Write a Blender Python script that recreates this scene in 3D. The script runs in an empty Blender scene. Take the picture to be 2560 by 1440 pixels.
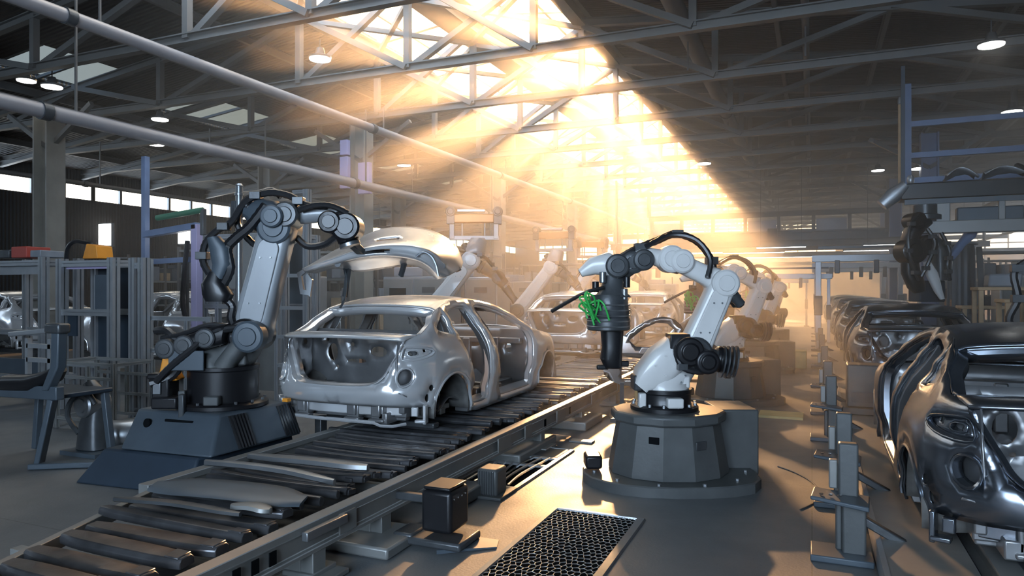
import bpy, bmesh, math, random
from math import sin, cos, pi, radians, sqrt, atan2
from mathutils import Vector as V, Matrix, geometry
random.seed(7)
SC = bpy.context.scene
COL = SC.collection

# ------------------------------------------------------------------ camera
F_PX, HZ, CAM_H = 1750.0, 725.0, 1.6
YAW = math.atan(750.0 / F_PX)
FW = V((-sin(YAW), cos(YAW), 0)); RT = V((cos(YAW), sin(YAW), 0)); UP = V((0, 0, 1))
EYE = V((0, 0, CAM_H))
cam = bpy.data.objects.new('camera', bpy.data.cameras.new('camera')); COL.objects.link(cam)
cam.location = EYE; cam.rotation_euler = (pi / 2, 0, YAW)
cam.data.sensor_width = 36; cam.data.lens = 36 * F_PX / 2560
cam.data.shift_y = (HZ - 720) / 2560
cam.data.clip_end = 300; cam.data.clip_start = .05
SC.camera = cam

def at(u, v, d):
    """world point seen at pixel (u, v) of the photograph at depth d metres"""
    return EYE + d * (FW + RT * ((u - 1280) / F_PX) - UP * ((v - HZ) / F_PX))
def on_z(u, v, z):
    return at(u, v, (CAM_H - z) * F_PX / (v - HZ))

# ------------------------------------------------------------------ materials
def _mat(name):
    m = bpy.data.materials.new(name); m.use_nodes = True
    nt = m.node_tree; b = nt.nodes['Principled BSDF']
    return m, nt, b
def mat(name, col, rough=.5, metal=0.0, noise=0.0, nscale=6.0, bump=0.0, bscale=40.0, coat=0.0, rvar=0.0):
    m, nt, b = _mat(name)
    b.inputs['Base Color'].default_value = (*col, 1); b.inputs['Roughness'].default_value = rough
    b.inputs['Metallic'].default_value = metal; b.inputs['Coat Weight'].default_value = coat
    if noise or bump or rvar:
        tc = nt.nodes.new('ShaderNodeTexCoord')
        n = nt.nodes.new('ShaderNodeTexNoise'); n.inputs['Scale'].default_value = nscale; n.inputs['Detail'].default_value = 5
        nt.links.new(tc.outputs['Object'], n.inputs['Vector'])
    if noise:
        r = nt.nodes.new('ShaderNodeValToRGB')
        r.color_ramp.elements[0].position = .3; r.color_ramp.elements[1].position = .7
        r.color_ramp.elements[0].color = (*[c * (1 - noise) for c in col], 1)
        r.color_ramp.elements[1].color = (*[min(1, c * (1 + noise)) for c in col], 1)
        nt.links.new(n.outputs['Fac'], r.inputs[0]); nt.links.new(r.outputs[0], b.inputs['Base Color'])
    if rvar:
        mr = nt.nodes.new('ShaderNodeMapRange'); mr.inputs['To Min'].default_value = max(.03, rough - rvar); mr.inputs['To Max'].default_value = rough + rvar
        nt.links.new(n.outputs['Fac'], mr.inputs['Value']); nt.links.new(mr.outputs[0], b.inputs['Roughness'])
    if bump:
        n2 = nt.nodes.new('ShaderNodeTexNoise'); n2.inputs['Scale'].default_value = bscale; n2.inputs['Detail'].default_value = 3
        nt.links.new(tc.outputs['Object'], n2.inputs['Vector'])
        bp = nt.nodes.new('ShaderNodeBump'); bp.inputs['Strength'].default_value = bump; bp.inputs['Distance'].default_value = .02
        nt.links.new(n2.outputs['Fac'], bp.inputs['Height']); nt.links.new(bp.outputs[0], b.inputs['Normal'])
    return m
def emit(name, col, s):
    m, nt, b = _mat(name)
    b.inputs['Base Color'].default_value = (*col, 1)
    b.inputs['Emission Color'].default_value = (*col, 1); b.inputs['Emission Strength'].default_value = s
    return m

M = dict(
    body=mat('bare_galvanised_steel', (.93, .93, .935), .22, .62, .05, 3, .04, 5, rvar=.07),
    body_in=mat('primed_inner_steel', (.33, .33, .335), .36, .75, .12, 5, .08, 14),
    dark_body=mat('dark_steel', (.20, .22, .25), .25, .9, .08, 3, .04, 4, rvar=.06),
    chrome=mat('polished_steel', (.75, .75, .76), .18, 1.0),
    under=mat('wheelhouse_coating', (.16, .155, .145), .6, .2, .2, 12),
    white=mat('white_robot_paint', (.72, .71, .69), .32, 0, .05, 5, coat=.3),
    grey=mat('light_grey_robot_paint', (.30, .315, .33), .35, .1, .06, 5, coat=.2),
    charcoal=mat('charcoal_casting', (.075, .08, .085), .35, .3, .2, 8, .05, 60),
    black=mat('gloss_black_housing', (.012, .012, .014), .36, .1, coat=.1),
    rubber=mat('black_cable_rubber', (.015, .015, .016), .42),
    slate=mat('slate_grey_cabinet_paint', (.075, .095, .115), .42, .1, .12, 4),
    slate_dark=mat('dark_slate_cabinet_paint', (.03, .045, .065), .45, .1, .12, 4),
    pedestal=mat('grey_pedestal_paint', (.095, .10, .10), .45, .15, .15, 5, .06, 30),
    orange=mat('orange_cover_paint', (.85, .32, .03), .45, 0, .1, 5),
    rail=mat('grey_rail_paint', (.25, .25, .24), .4, .25, .1, 4),
    roller=mat('worn_dark_roller_steel', (.10, .10, .105), .33, .65, .3, 7, .06, 20, rvar=.1),
    sheet=mat('brushed_sheet_steel', (.30, .315, .33), .35, .8, .1, 6),
    alu=mat('anodised_aluminium', (.40, .415, .43), .38, .6, .06, 8),
    truss=mat('grey_truss_paint', (.145, .138, .13), .5, .15, .12, 2),
    pipe=mat('pale_pipe_paint', (.33, .315, .325), .4, .2, .06, 3),
    girder=mat('rust_brown_girder_paint', (.30, .17, .075), .55, .1, .2, 2),
    blue=mat('blue_gantry_paint', (.16, .22, .36), .45, .1, .1, 4),
    lavender=mat('lavender_board', (.50, .44, .66), .6),
    column=mat('olive_grey_column_paint', (.30, .285, .25), .55, .1, .12, 3),
    green=mat('green_pipe_paint', (.06, .2, .12), .5),
    greenbright=mat('bright_green_wire', (.05, .5, .10), .45),
    wood=mat('pale_plywood', (.55, .38, .22), .6, 0, .15, 9),
    yellow=mat('yellow_floor_plate', (.60, .47, .22), .5, .1, .15, 6),
    brown=mat('brown_copper_bar', (.35, .16, .07), .35, .5),
    red=mat('red_plastic', (.45, .07, .05), .5),
    blackpit=mat('pit_black', (.008, .009, .01), .7),
    shelfbox=mat('grey_parts_bin', (.26, .28, .31), .5, .1, .15, 5),
    lamp=emit('lamp_diffuser', (1.0, .97, .9), 14),
    screen=emit('lit_white_panel', (1.0, .98, .93), 7),
)
def floor_mat():
    m, nt, b = _mat('sealed_concrete'); N = nt.nodes.new; L = nt.links.new
    tc = N('ShaderNodeTexCoord')
    n = N('ShaderNodeTexNoise'); n.inputs['Scale'].default_value = .7; n.inputs['Detail'].default_value = 8; n.inputs['Roughness'].default_value = .62
    L(tc.outputs['Object'], n.inputs['Vector'])
    r = N('ShaderNodeValToRGB'); r.color_ramp.elements[0].position = .3; r.color_ramp.elements[1].position = .72
    r.color_ramp.elements[0].color = (.095, .107, .12, 1); r.color_ramp.elements[1].color = (.165, .17, .175, 1)
    L(n.outputs['Fac'], r.inputs[0])
    # a few thin saw-cut joints and scuffs
    br = N('ShaderNodeTexBrick'); br.inputs['Scale'].default_value = 1; br.inputs['Mortar Size'].default_value = .004
    br.inputs['Brick Width'].default_value = 3.1; br.inputs['Row Height'].default_value = 3.1; br.offset = 0
    br.inputs['Color1'].default_value = br.inputs['Color2'].default_value = (1, 1, 1, 1); br.inputs['Mortar'].default_value = (.55, .55, .55, 1)
    L(tc.outputs['Object'], br.inputs['Vector'])
    mx = N('ShaderNodeMix'); mx.data_type = 'RGBA'; mx.blend_type = 'MULTIPLY'; mx.inputs[0].default_value = 1
    L(r.outputs[0], mx.inputs[6]); L(br.outputs['Color'], mx.inputs[7]); L(mx.outputs[2], b.inputs['Base Color'])
    n2 = N('ShaderNodeTexNoise'); n2.inputs['Scale'].default_value = 3; n2.inputs['Detail'].default_value = 6
    L(tc.outputs['Object'], n2.inputs['Vector'])
    mr = N('ShaderNodeMapRange'); mr.inputs['To Min'].default_value = .34; mr.inputs['To Max'].default_value = .62
    L(n2.outputs['Fac'], mr.inputs['Value']); L(mr.outputs[0], b.inputs['Roughness'])
    bp = N('ShaderNodeBump'); bp.inputs['Strength'].default_value = .12; bp.inputs['Distance'].default_value = .01
    n3 = N('ShaderNodeTexNoise'); n3.inputs['Scale'].default_value = 55; L(tc.outputs['Object'], n3.inputs['Vector'])
    L(n3.outputs['Fac'], bp.inputs['Height']); L(bp.outputs[0], b.inputs['Normal'])
    return m
def sheet_roof_mat(name, col, scale=5.0, axis='Y'):
    m, nt, b = _mat(name); N = nt.nodes.new; L = nt.links.new
    tc = N('ShaderNodeTexCoord'); w = N('ShaderNodeTexWave'); w.bands_direction = axis; w.inputs['Scale'].default_value = scale
    L(tc.outputs['Object'], w.inputs['Vector'])
    n = N('ShaderNodeTexNoise'); n.inputs['Scale'].default_value = .6; n.inputs['Detail'].default_value = 6; L(tc.outputs['Object'], n.inputs['Vector'])
    r = N('ShaderNodeValToRGB'); r.color_ramp.elements[0].color = (*[c * .55 for c in col], 1); r.color_ramp.elements[1].color = (*col, 1)
    L(n.outputs['Fac'], r.inputs[0]); L(r.outputs[0], b.inputs['Base Color']); b.inputs['Roughness'].default_value = .6
    bp = N('ShaderNodeBump'); bp.inputs['Strength'].default_value = .8; bp.inputs['Distance'].default_value = .05
    L(w.outputs['Fac'], bp.inputs['Height']); L(bp.outputs[0], b.inputs['Normal'])
    return m
def pane_mat(name, tint, a=.12):
    m = bpy.data.materials.new(name); m.use_nodes = True; nt = m.node_tree; nt.nodes.clear(); N = nt.nodes.new; L = nt.links.new
    t = N('ShaderNodeBsdfTransparent'); t.inputs[0].default_value = (*tint, 1)
    g = N('ShaderNodeBsdfGlossy'); g.inputs['Roughness'].default_value = .15; g.inputs[0].default_value = (.8, .8, .8, 1)
    mx = N('ShaderNodeMixShader'); mx.inputs[0].default_value = a; L(t.outputs[0], mx.inputs[1]); L(g.outputs[0], mx.inputs[2])
    o = N('ShaderNodeOutputMaterial'); L(mx.outputs[0], o.inputs[0]); return m
M['blackpit'].node_tree.nodes['Principled BSDF'].inputs['Specular IOR Level'].default_value = 0
M['floor'] = floor_mat()
M['roof'] = sheet_roof_mat('brown_corrugated_roof_sheet', (.046, .034, .025), 3.0)
M['wall'] = sheet_roof_mat('grey_wall_cladding', (.045, .05, .055), 3.0)
M['pane'] = pane_mat('skylight_pane', (.93, .93, .93), .06)
M['dirty_pane'] = pane_mat('soot_stained_rooflight_pane', (.05, .065, .08), .06)
def hose_mat():
    m, nt, b = _mat('corrugated_hose'); N = nt.nodes.new; L = nt.links.new
    b.inputs['Base Color'].default_value = (.02, .02, .022, 1); b.inputs['Roughness'].default_value = .35
    return m
M['hose'] = hose_mat()

# ------------------------------------------------------------------ mesh helpers
def basis(axis):
    z = V(axis).normalized(); x = z.orthogonal().normalized()
    if abs(z.z) < .95: x = V((0, 0, 1)).cross(z).normalized()
    return x, z.cross(x), z
class MB:
    def __init__(s): s.v = []; s.f = []
    def add(s, vs, fs):
        o = len(s.v); s.v += [tuple(p) for p in vs]; s.f += [tuple(i + o for i in f) for f in fs]; return s
    def box(s, c, size, mx=None):
        c = V(c); h = V(size) / 2; R = mx.to_3x3() if mx else None; vs = []
        for x in (-1, 1):
            for y in (-1, 1):
                for z in (-1, 1):
                    p = V((x * h.x, y * h.y, z * h.z)); vs.append(c + (R @ p if R else p))
        return s.add(vs, [(0, 1, 3, 2), (4, 6, 7, 5), (0, 4, 5, 1), (2, 3, 7, 6), (0, 2, 6, 4), (1, 5, 7, 3)])
    def span(s, a, b): a = V(a); b = V(b); return s.box((a + b) / 2, [abs(x) for x in (b - a)])
    def bar(s, a, b, w, h=None, up=(0, 0, 1)):
        a = V(a); b = V(b); h = h or w; d = (b - a).normalized(); u = V(up)
        if abs(d.dot(u)) > .98: u = V((0, 1, 0))
        x = d.cross(u).normalized(); y = x.cross(d)
        vs = [p + x * i * w / 2 + y * j * h / 2 for p in (a, b) for i, j in ((-1, -1), (1, -1), (1, 1), (-1, 1))]
        return s.add(vs, [(3, 2, 1, 0), (4, 5, 6, 7), (0, 1, 5, 4), (1, 2, 6, 5), (2, 3, 7, 6), (3, 0, 4, 7)])
    def ibeam(s, a, b, w, h, t=.02, up=(0, 0, 1)):
        a = V(a); b = V(b); d = (b - a).normalized(); u = V(up)
        if abs(d.dot(u)) > .98: u = V((0, 1, 0))
        x = d.cross(u).normalized(); y = x.cross(d)
        s.bar(a, b, t, h, up); o = y * (h / 2)
        s.bar(a + o, b + o, w, t, up); s.bar(a - o, b - o, w, t, up); return s
    def rings(s, rr, caps=True, closed=False):
        n = len(rr[0]); vs = [p for r in rr for p in r]; fs = []
        for i in range(len(rr) - (0 if closed else 1)):
            k = (i + 1) % len(rr)
            for j in range(n):
                q = (j + 1) % n; fs.append((i * n + j, i * n + q, k * n + q, k * n + j))
        if caps and not closed: fs.append(tuple(range(n))[::-1]); fs.append(tuple(range((len(rr) - 1) * n, len(rr) * n)))
        return s.add(vs, fs)
    def lathe(s, prof, o, axis=(0, 0, 1), n=28, caps=True):
        x, y, z = basis(axis); o = V(o)
        return s.rings([[o + z * h + (x * cos(2 * pi * i / n) + y * sin(2 * pi * i / n)) * max(r, 1e-4) for i in range(n)] for r, h in prof], caps)
    def cyl(s, a, b, r, r2=None, n=20):
        a = V(a); b = V(b); return s.lathe([(r, 0), (r if r2 is None else r2, (b - a).length)], a, b - a, n)
    def tube(s, pts, r, n=8, caps=True):
        pts = [V(p) for p in pts]; rr = []; x = None
        for i, p in enumerate(pts):
            t = (pts[min(i + 1, len(pts) - 1)] - pts[max(i - 1, 0)]).normalized()
            if x is None: x = t.orthogonal().normalized()
            x = (x - t * x.dot(t)).normalized(); y = t.cross(x)
            R = r(i / (len(pts) - 1)) if callable(r) else r
            rr.append([p + (x * cos(2 * pi * k / n) + y * sin(2 * pi * k / n)) * R for k in range(n)])
        return s.rings(rr, caps)
    def prism(s, poly, o, ex, ey, ez, t0, t1):
        o = V(o); ex = V(ex); ey = V(ey); ez = V(ez)
        s.rings([[o + ex * p[0] + ey * p[1] + ez * t for p in poly] for t in (t0, t1)]); return s
    def grid(s, fn, nu, nv):
        vs = [fn(i / nu, j / nv) for i in range(nu + 1) for j in range(nv + 1)]
        return s.add(vs, [(i * (nv + 1) + j, (i + 1) * (nv + 1) + j, (i + 1) * (nv + 1) + j + 1, i * (nv + 1) + j + 1) for i in range(nu) for j in range(nv)])
    def build(s, name, m, parent=None, bevel=0, seg=2, sharp=35, solid=0, offset=-1, recalc=True, sub=0, weld=False):
        me = bpy.data.meshes.new(name); me.from_pydata(s.v, [], s.f); me.update()
        bm = bmesh.new(); bm.from_mesh(me)
        if weld: bmesh.ops.remove_doubles(bm, verts=bm.verts, dist=1e-4)
        if recalc: bmesh.ops.recalc_face_normals(bm, faces=bm.faces)
        for f in bm.faces: f.smooth = True
        bm.to_mesh(me); bm.free()
        me.set_sharp_from_angle(angle=radians(sharp))
        me.materials.append(M[m] if isinstance(m, str) else m)
        o = bpy.data.objects.new(name, me); COL.objects.link(o)
        if parent is not None: o.parent = parent; o.matrix_parent_inverse = parent.matrix_world.inverted() if False else Matrix()
        if solid:
            d = o.modifiers.new('solid', 'SOLIDIFY'); d.thickness = solid; d.offset = offset
        if bevel:
            d = o.modifiers.new('bevel', 'BEVEL'); d.width = bevel; d.segments = seg; d.limit_method = 'ANGLE'; d.angle_limit = radians(40); d.harden_normals = False
        if sub:
            d = o.modifiers.new('sub', 'SUBSURF'); d.levels = d.render_levels = sub
        return o
def spline(pts, n=8, closed=False):
    pts = [V(p) for p in pts]; out = []; L = len(pts)
    for i in range(L if closed else L - 1):
        g = (lambda k: pts[k % L]) if closed else (lambda k: pts[max(0, min(L - 1, k))])
        p0, p1, p2, p3 = g(i - 1), g(i), g(i + 1), g(i + 2)
        for j in range(n):
            t = j / n
            out.append(.5 * ((2 * p1) + (p2 - p0) * t + (2 * p0 - 5 * p1 + 4 * p2 - p3) * t * t + (3 * p1 - p0 - 3 * p2 + p3) * t ** 3))
    if not closed: out.append(pts[-1])
    return out
def chaikin(poly, it=2, closed=True):
    for _ in range(it):
        o = []; n = len(poly)
        for i in range(n if closed else n - 1):
            a, b = poly[i], poly[(i + 1) % n]
            o += [tuple(a[k] * .75 + b[k] * .25 for k in range(len(a))), tuple(a[k] * .25 + b[k] * .75 for k in range(len(a)))]
        if not closed: o = [poly[0]] + o + [poly[-1]]
        poly = o
    return poly
def hull2(ra, rb, L, n=14):
    """outline of two circles (at 0 and L on x) joined by tangents"""
    a = math.acos(max(-1, min(1, (ra - rb) / L))); p = []
    for i in range(n + 1):
        t = a + (2 * pi - 2 * a) * i / n; p.append((ra * cos(t), ra * sin(t)))
    for i in range(n + 1):
        t = -a + 2 * a * i / n; p.append((L + rb * cos(t), rb * sin(t)))
    return p

# ------------------------------------------------------------------ objects
def tag(o, label=None, cat=None, group=None, kind=None):
    for k, x in (('label', label), ('category', cat), ('group', group), ('kind', kind)):
        if x: o[k] = x
    return o
def thing(name, loc, label, cat, group=None, rz=0, kind=None):
    o = bpy.data.objects.new(name, None); COL.objects.link(o); o.location = loc; o.rotation_euler.z = rz
    o.empty_display_size = .1
    return tag(o, label, cat, group, kind)
def kids(o): return [c for c in bpy.data.objects if c.parent is o]
def copy_tree(o, parent=None, depth=0):
    c = o.copy(); COL.objects.link(c)
    if parent is not None: c.parent = parent
    for ch in KID.get(o.name) or kids(o): copy_tree(ch, c, depth + 1)
    return c
KID = {}
def dup(o, loc, label, group=None, rz=None, scale=None):
    c = copy_tree(o); c.location = loc; c['label'] = label
    if group: c['group'] = group
    if rz is not None: c.rotation_euler.z = rz
    if scale is not None: c.scale = (scale,) * 3
    return c
# ------------------------------------------------------------------ the hall
Y0, Y1 = -6.0, 52.0
XL, XR = -22.0, 13.0
SKL, SKR, RIDGE = -8.8, -4.1, -6.45      # the glazed strip along the ridge
ZR, ZE, ZL = 7.3, 7.0, 5.5               # ridge, edge of the glazing, eaves
def st(o): o['kind'] = 'structure'; return o
st(MB().span((XL - .3, Y0 - .3, -.25), (XR + .3, Y1 + .3, 0)).build('floor', 'floor'))
def slab(name, a, b, c, d, t, m):
    a, b, c, d = map(V, (a, b, c, d)); n = (b - a).cross(d - a).normalized()
    if n.z < 0: n = -n
    return st(MB().add([a, b, c, d] + [p + n * t for p in (a, b, c, d)], [(0, 1, 2, 3), (7, 6, 5, 4), (0, 4, 5, 1), (1, 5, 6, 2), (2, 6, 7, 3), (3, 7, 4, 0)]).build(name, m))
def roof_z(x):
    if x < SKL: return ZE + (ZL - ZE) * (SKL - x) / (SKL - XL)
    if x > SKR: return ZE + (ZL - .2 - ZE) * (x - SKR) / (XR - SKR)
    return ZE + (ZR - ZE) * (1 - abs(x - RIDGE) / ((SKR - SKL) / 2))
# right slope
slab('ceiling_right', (SKR, Y0, ZE), (XR, Y0, roof_z(XR)), (XR, Y1, roof_z(XR)), (SKR, Y1, ZE), .12, 'roof')
# left slope, with a long rooflight strip between x=-15.4 and x=-13.6
xa, xb = -15.6, -13.9
slab('ceiling_left', (SKL, Y0, ZE), (xb, Y0, roof_z(xb)), (xb, Y1, roof_z(xb)), (SKL, Y1, ZE), .12, 'roof')
slab('ceiling_left_low', (xa, Y0, roof_z(xa)), (XL, Y0, ZL), (XL, Y1, ZL), (xa, Y1, roof_z(xa)), .12, 'roof')
for k, (ya, yb) in enumerate(((Y0, 9), (11, 13), (15.5, 17.5), (20, 22), (24.5, 26.5), (29, 31), (33.5, Y1))):
    slab('ceiling_strip_%d' % (k + 1), (xa, ya, roof_z(xa)), (xb, ya, roof_z(xb)), (xb, yb, roof_z(xb)), (xa, yb, roof_z(xa)), .1, 'roof')
# walls: left with a clerestory band, right, near end, far end with high glazing
def wall_with_band(name, x, z0, z1, ztop):
    s = MB(); t = .25 if x > 0 else -.25
    s.span((x, Y0, 0), (x + t, Y1, z0)); s.span((x, Y0, z1), (x + t, Y1, ztop)); return st(s.build(name, 'wall'))
wall_with_band('wall_left', XL, 4.55, 5.15, ZL + .1)
RZ0, RZ1, RY = 2.9, 4.6, 20
st(MB().span((XR, Y0, 0), (XR + .25, RY, ZL - .1)).span((XR, RY, 0), (XR + .25, Y1, RZ0)).span((XR, RY, RZ1), (XR + .25, Y1, ZL - .1)).build('wall_right', 'wall'))
FILL_WIN = [(-3.4, -.6), (-.2, 2.6)]; NZ0, NZ1 = 1.6, 5.3  # invented openings behind the camera, added as cool fill for the car's rear
s = MB().span((XL, Y0 - .25, 0), (XR, Y0, NZ0)).span((XL, Y0 - .25, NZ1), (XR, Y0, ZR + .1)); px = XL
for a, b in FILL_WIN: s.span((px, Y0 - .25, NZ0), (a, Y0, NZ1)); px = b
s.span((px, Y0 - .25, NZ0), (XR, Y0, NZ1)); st(s.build('wall_near', 'wall'))
gl = [(-20, -15.2, 3.9, 5.1), (-14.4, -9.6, 3.9, 5.9), (-8.8, -4.1, 3.9, 6.6), (-3.3, 1.5, 3.9, 6.2), (2.3, 7.1, 3.9, 5.7), (7.6, 12.4, 3.9, 5.2)]
s = MB().span((XL, Y1, 0), (XR, Y1 + .25, 3.9)); px = XL
for a, b, c, d in gl:
    s.span((px, Y1, 3.9), (a, Y1 + .25, ZR + .1)); s.span((a, Y1, d), (b, Y1 + .25, ZR + .1)); px = b
s.span((px, Y1, 3.9), (XR, Y1 + .25, ZR + .1)); st(s.build('wall_far', 'wall'))
wn = [0]
def window(pane_pts, bars, pm='pane'):
    wn[0] += 1; o = bpy.data.objects.new('window_%d' % wn[0], None); COL.objects.link(o); st(o)
    p = MB().add(pane_pts, [(0, 1, 2, 3)]).build('pane', pm, o, recalc=False)
    s = MB()
    for a, b, w in bars: s.bar(a, b, w)
    s.build('window_frame', 'truss', o); return o
for a, b, c, d in gl:
    y = Y1 + .1; br = [((a + (b - a) * k / 4, y, c), (a + (b - a) * k / 4, y, d), .07) for k in range(5)] + [((a, y, z), (b, y, z), .07) for z in (c, (c + d) / 2, d)]
    window([(a, y, c), (b, y, c), (b, y, d), (a, y, d)], br)
for a, b in FILL_WIN:  # glazing of the added fill openings, out of view
    y = Y0 - .1; window([(a, y, NZ0), (b, y, NZ0), (b, y, NZ1), (a, y, NZ1)], [((a + (b - a) * k / 3, y, NZ0), (a + (b - a) * k / 3, y, NZ1), .06) for k in range(4)] + [((a, y, z), (b, y, z), .06) for z in (NZ0, 2.83, 4.07, NZ1)])
for k in range(4):                                       # unseen right side windows, added to let cool light into the haze
    ya, yb = RY + k * 8, RY + k * 8 + 8; x = XR + .1
    window([(x, ya, RZ0), (x, yb, RZ0), (x, yb, RZ1), (x, ya, RZ1)], [((x, ya + j * 1.6, RZ0), (x, ya + j * 1.6, RZ1), .09) for j in range(6)] + [((x, ya, z), (x, yb, z), .07) for z in (RZ0, (RZ0 + RZ1) / 2, RZ1)])
for k in range(7):                                       # clerestory, left
    ya, yb = 2 + k * 7, 2 + k * 7 + 7; x = XL - .1
    window([(x, ya, 4.55), (x, yb, 4.55), (x, yb, 5.15), (x, ya, 5.15)],
           [((x, ya + j * 1.0, 4.55), (x, ya + j * 1.0, 5.15), .09) for j in range(8)] + [((x, ya, z), (x, yb, z), .07) for z in (4.55, 5.15)])
# ridge glazing: two slopes, bays between the trusses
TY = [7.9 + 2.55 * k for k in range(17)]
bays = [Y0, -2.3, .25, 2.8, 5.35] + TY + [Y1]
slab('ceiling_blocker_left', (SKL, Y0, ZE), (RIDGE, Y0, ZR), (RIDGE, 5.35, ZR), (SKL, 5.35, ZE), .1, 'roof'); slab('ceiling_blocker_right', (SKR, Y0, ZE), (RIDGE, Y0, ZR), (RIDGE, 5.35, ZR), (SKR, 5.35, ZE), .1, 'roof')  # unseen skylight bays roofed over to block light from the left foreground
for k in range(len(bays) - 1):
    ya, yb = bays[k], bays[k + 1]
    if yb < 5.4: continue
    for sx, nm in ((SKL, 'l'), (SKR, 'r')):
        bars = [((sx + (RIDGE - sx) * j / 3, ya, roof_z(sx + (RIDGE - sx) * j / 3) + .03), (sx + (RIDGE - sx) * j / 3, yb, roof_z(sx + (RIDGE - sx) * j / 3) + .03), .05) for j in (1, 2)]
        bars += [((sx, ya, ZE + .03), (RIDGE, ya, ZR + .03), .09)]
        window([(sx, ya, ZE + .06), (sx, yb, ZE + .06), (RIDGE, yb, ZR + .06), (RIDGE, ya, ZR + .06)], bars)
for k, (ya, yb) in enumerate(((9, 11), (13, 15.5), (17.5, 20), (22, 24.5), (26.5, 29), (31, 33.5))):
    window([(xa, ya, roof_z(xa) + .05), (xa, yb, roof_z(xa) + .05), (xb, yb, roof_z(xb) + .05), (xb, ya, roof_z(xb) + .05)],
           [((xa, y, roof_z(xa) + .02), (xb, y, roof_z(xb) + .02), .06) for y in (ya, (ya + yb) / 2, yb)], 'dirty_pane')
# ridge girder and eaves girders along the hall
def trim(n, a, b, w, h, m='truss'): return st(MB().ibeam(a, b, w, h, .03).build('trim_%d' % n, m))
trim(1, (RIDGE, Y0, ZR - .3), (RIDGE, Y1, ZR - .3), .55, .45, 'girder')
trim(2, (SKL, Y0, ZE - .16), (SKL, Y1, ZE - .16), .22, .3)
trim(3, (SKR, Y0, ZE - .16), (SKR, Y1, ZE - .16), .22, .3)
n = 4
for x in (-20, -18, -16.2, -12.4, -10.6, -2.4, -.6, 1.2, 3.0, 4.8, 6.6, 8.4, 10.2, 12):
    trim(n, (x, Y0, roof_z(x) - .09), (x, Y1, roof_z(x) - .09), .08, .14); n += 1
# roof trusses
BC = 5.45
def truss(y, first=None):
    t = thing('roof_truss', (0, y, 0), '', 'roof truss', 'roof trusses across the hall')
    MB().ibeam((XL, 0, BC), (XR, 0, BC), .13, .13, .02).build('bottom_chord', 'truss', t)
    for a, b in ((XL, SKL), (SKR, XR)):
        MB().ibeam((a, 0, roof_z(a) - .22), (b, 0, roof_z(b) - .22), .12, .13, .02).build('top_chord', 'truss', t)
    xs = [-20, -17.5, -15, -12.4, SKL, -7.6, RIDGE, -5.3, SKR, -1.6, 1.2, 4.0, 6.8, 9.6, 12.5]
    top = lambda x: (roof_z(x) - (.22 if x < SKL or x > SKR else .3))
    for i, x in enumerate(xs):
        if top(x) - BC > .3 and x in (SKL, SKR, RIDGE, -12.4, -1.6, 4.0):
            MB().bar((x, 0, BC), (x, 0, top(x)), .11).build('post', 'truss', t)
    # long diagonals: fans from the chord to the glazing and lattices on the slopes
    dg = [(-12.4, 0, SKL, 1), (-15, 1, -12.4, 0), (-17.5, 0, -15, 1), (SKL, 1, -6.45, 0), (-6.45, 0, SKR, 1), (SKL, 0, RIDGE, 1), (RIDGE, 1, SKR, 0),
          (SKR, 1, -1.6, 0), (-1.6, 0, 1.2, 1), (1.2, 1, 4.0, 0), (4.0, 0, 6.8, 1), (6.8, 1, 9.6, 0)]
    for x0, h0, x1, h1 in dg:
        MB().bar((x0, .05 if h1 else -.05, top(x0) if h0 else BC), (x1, .05 if h1 else -.05, top(x1) if h1 else BC), .105, .10).build('diagonal', 'truss', t)
    return t
for k, y in enumerate(TY):
    if k == 0: t0 = truss(y); t = t0; KID[t0.name] = kids(t0)
    else: t = copy_tree(t0); t.location.y = y
    ordn = ['nearest', 'second', 'third', 'fourth', 'fifth', 'sixth', 'seventh', 'eighth', 'ninth', 'tenth', 'eleventh', 'twelfth', 'thirteenth', 'fourteenth', 'fifteenth', 'sixteenth', 'farthest'][k]
    t['label'] = 'grey steel roof truss crossing under the skylight, %s from the camera' % ordn
# sway bracing: crossed bars in the plane below the glazing
for k in range(0, len(TY) - 1):
    ya, yb = TY[k], TY[k + 1]; xm0, xm1 = (SKL, RIDGE) if k % 2 else (RIDGE, SKR)
    o = thing('sway_brace', (0, ya, 0), 'crossed grey roof braces in skylight bay %s the %s truss' % ('beyond', ['nearest', 'second', 'third', 'fourth', 'fifth', 'sixth', 'seventh', 'eighth', 'ninth', 'tenth', 'eleventh', 'twelfth', 'thirteenth', 'fourteenth', 'fifteenth', 'sixteenth'][k]), 'roof brace', 'crossed braces under the skylight')
    e0, e1 = .06, yb - ya - .06
    for (a, b) in (((SKL, e0, ZE - .34), (RIDGE, e1, ZR - .62)), ((RIDGE, e0, ZR - .62), (SKL, e1, ZE - .34)), ((RIDGE, e0, ZR - .62), (SKR, e1, ZE - .34)), ((SKR, e0, ZE - .34), (RIDGE, e1, ZR - .62))):
        MB().bar(a, b, .085).build('brace_bar', 'truss', o)
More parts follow.
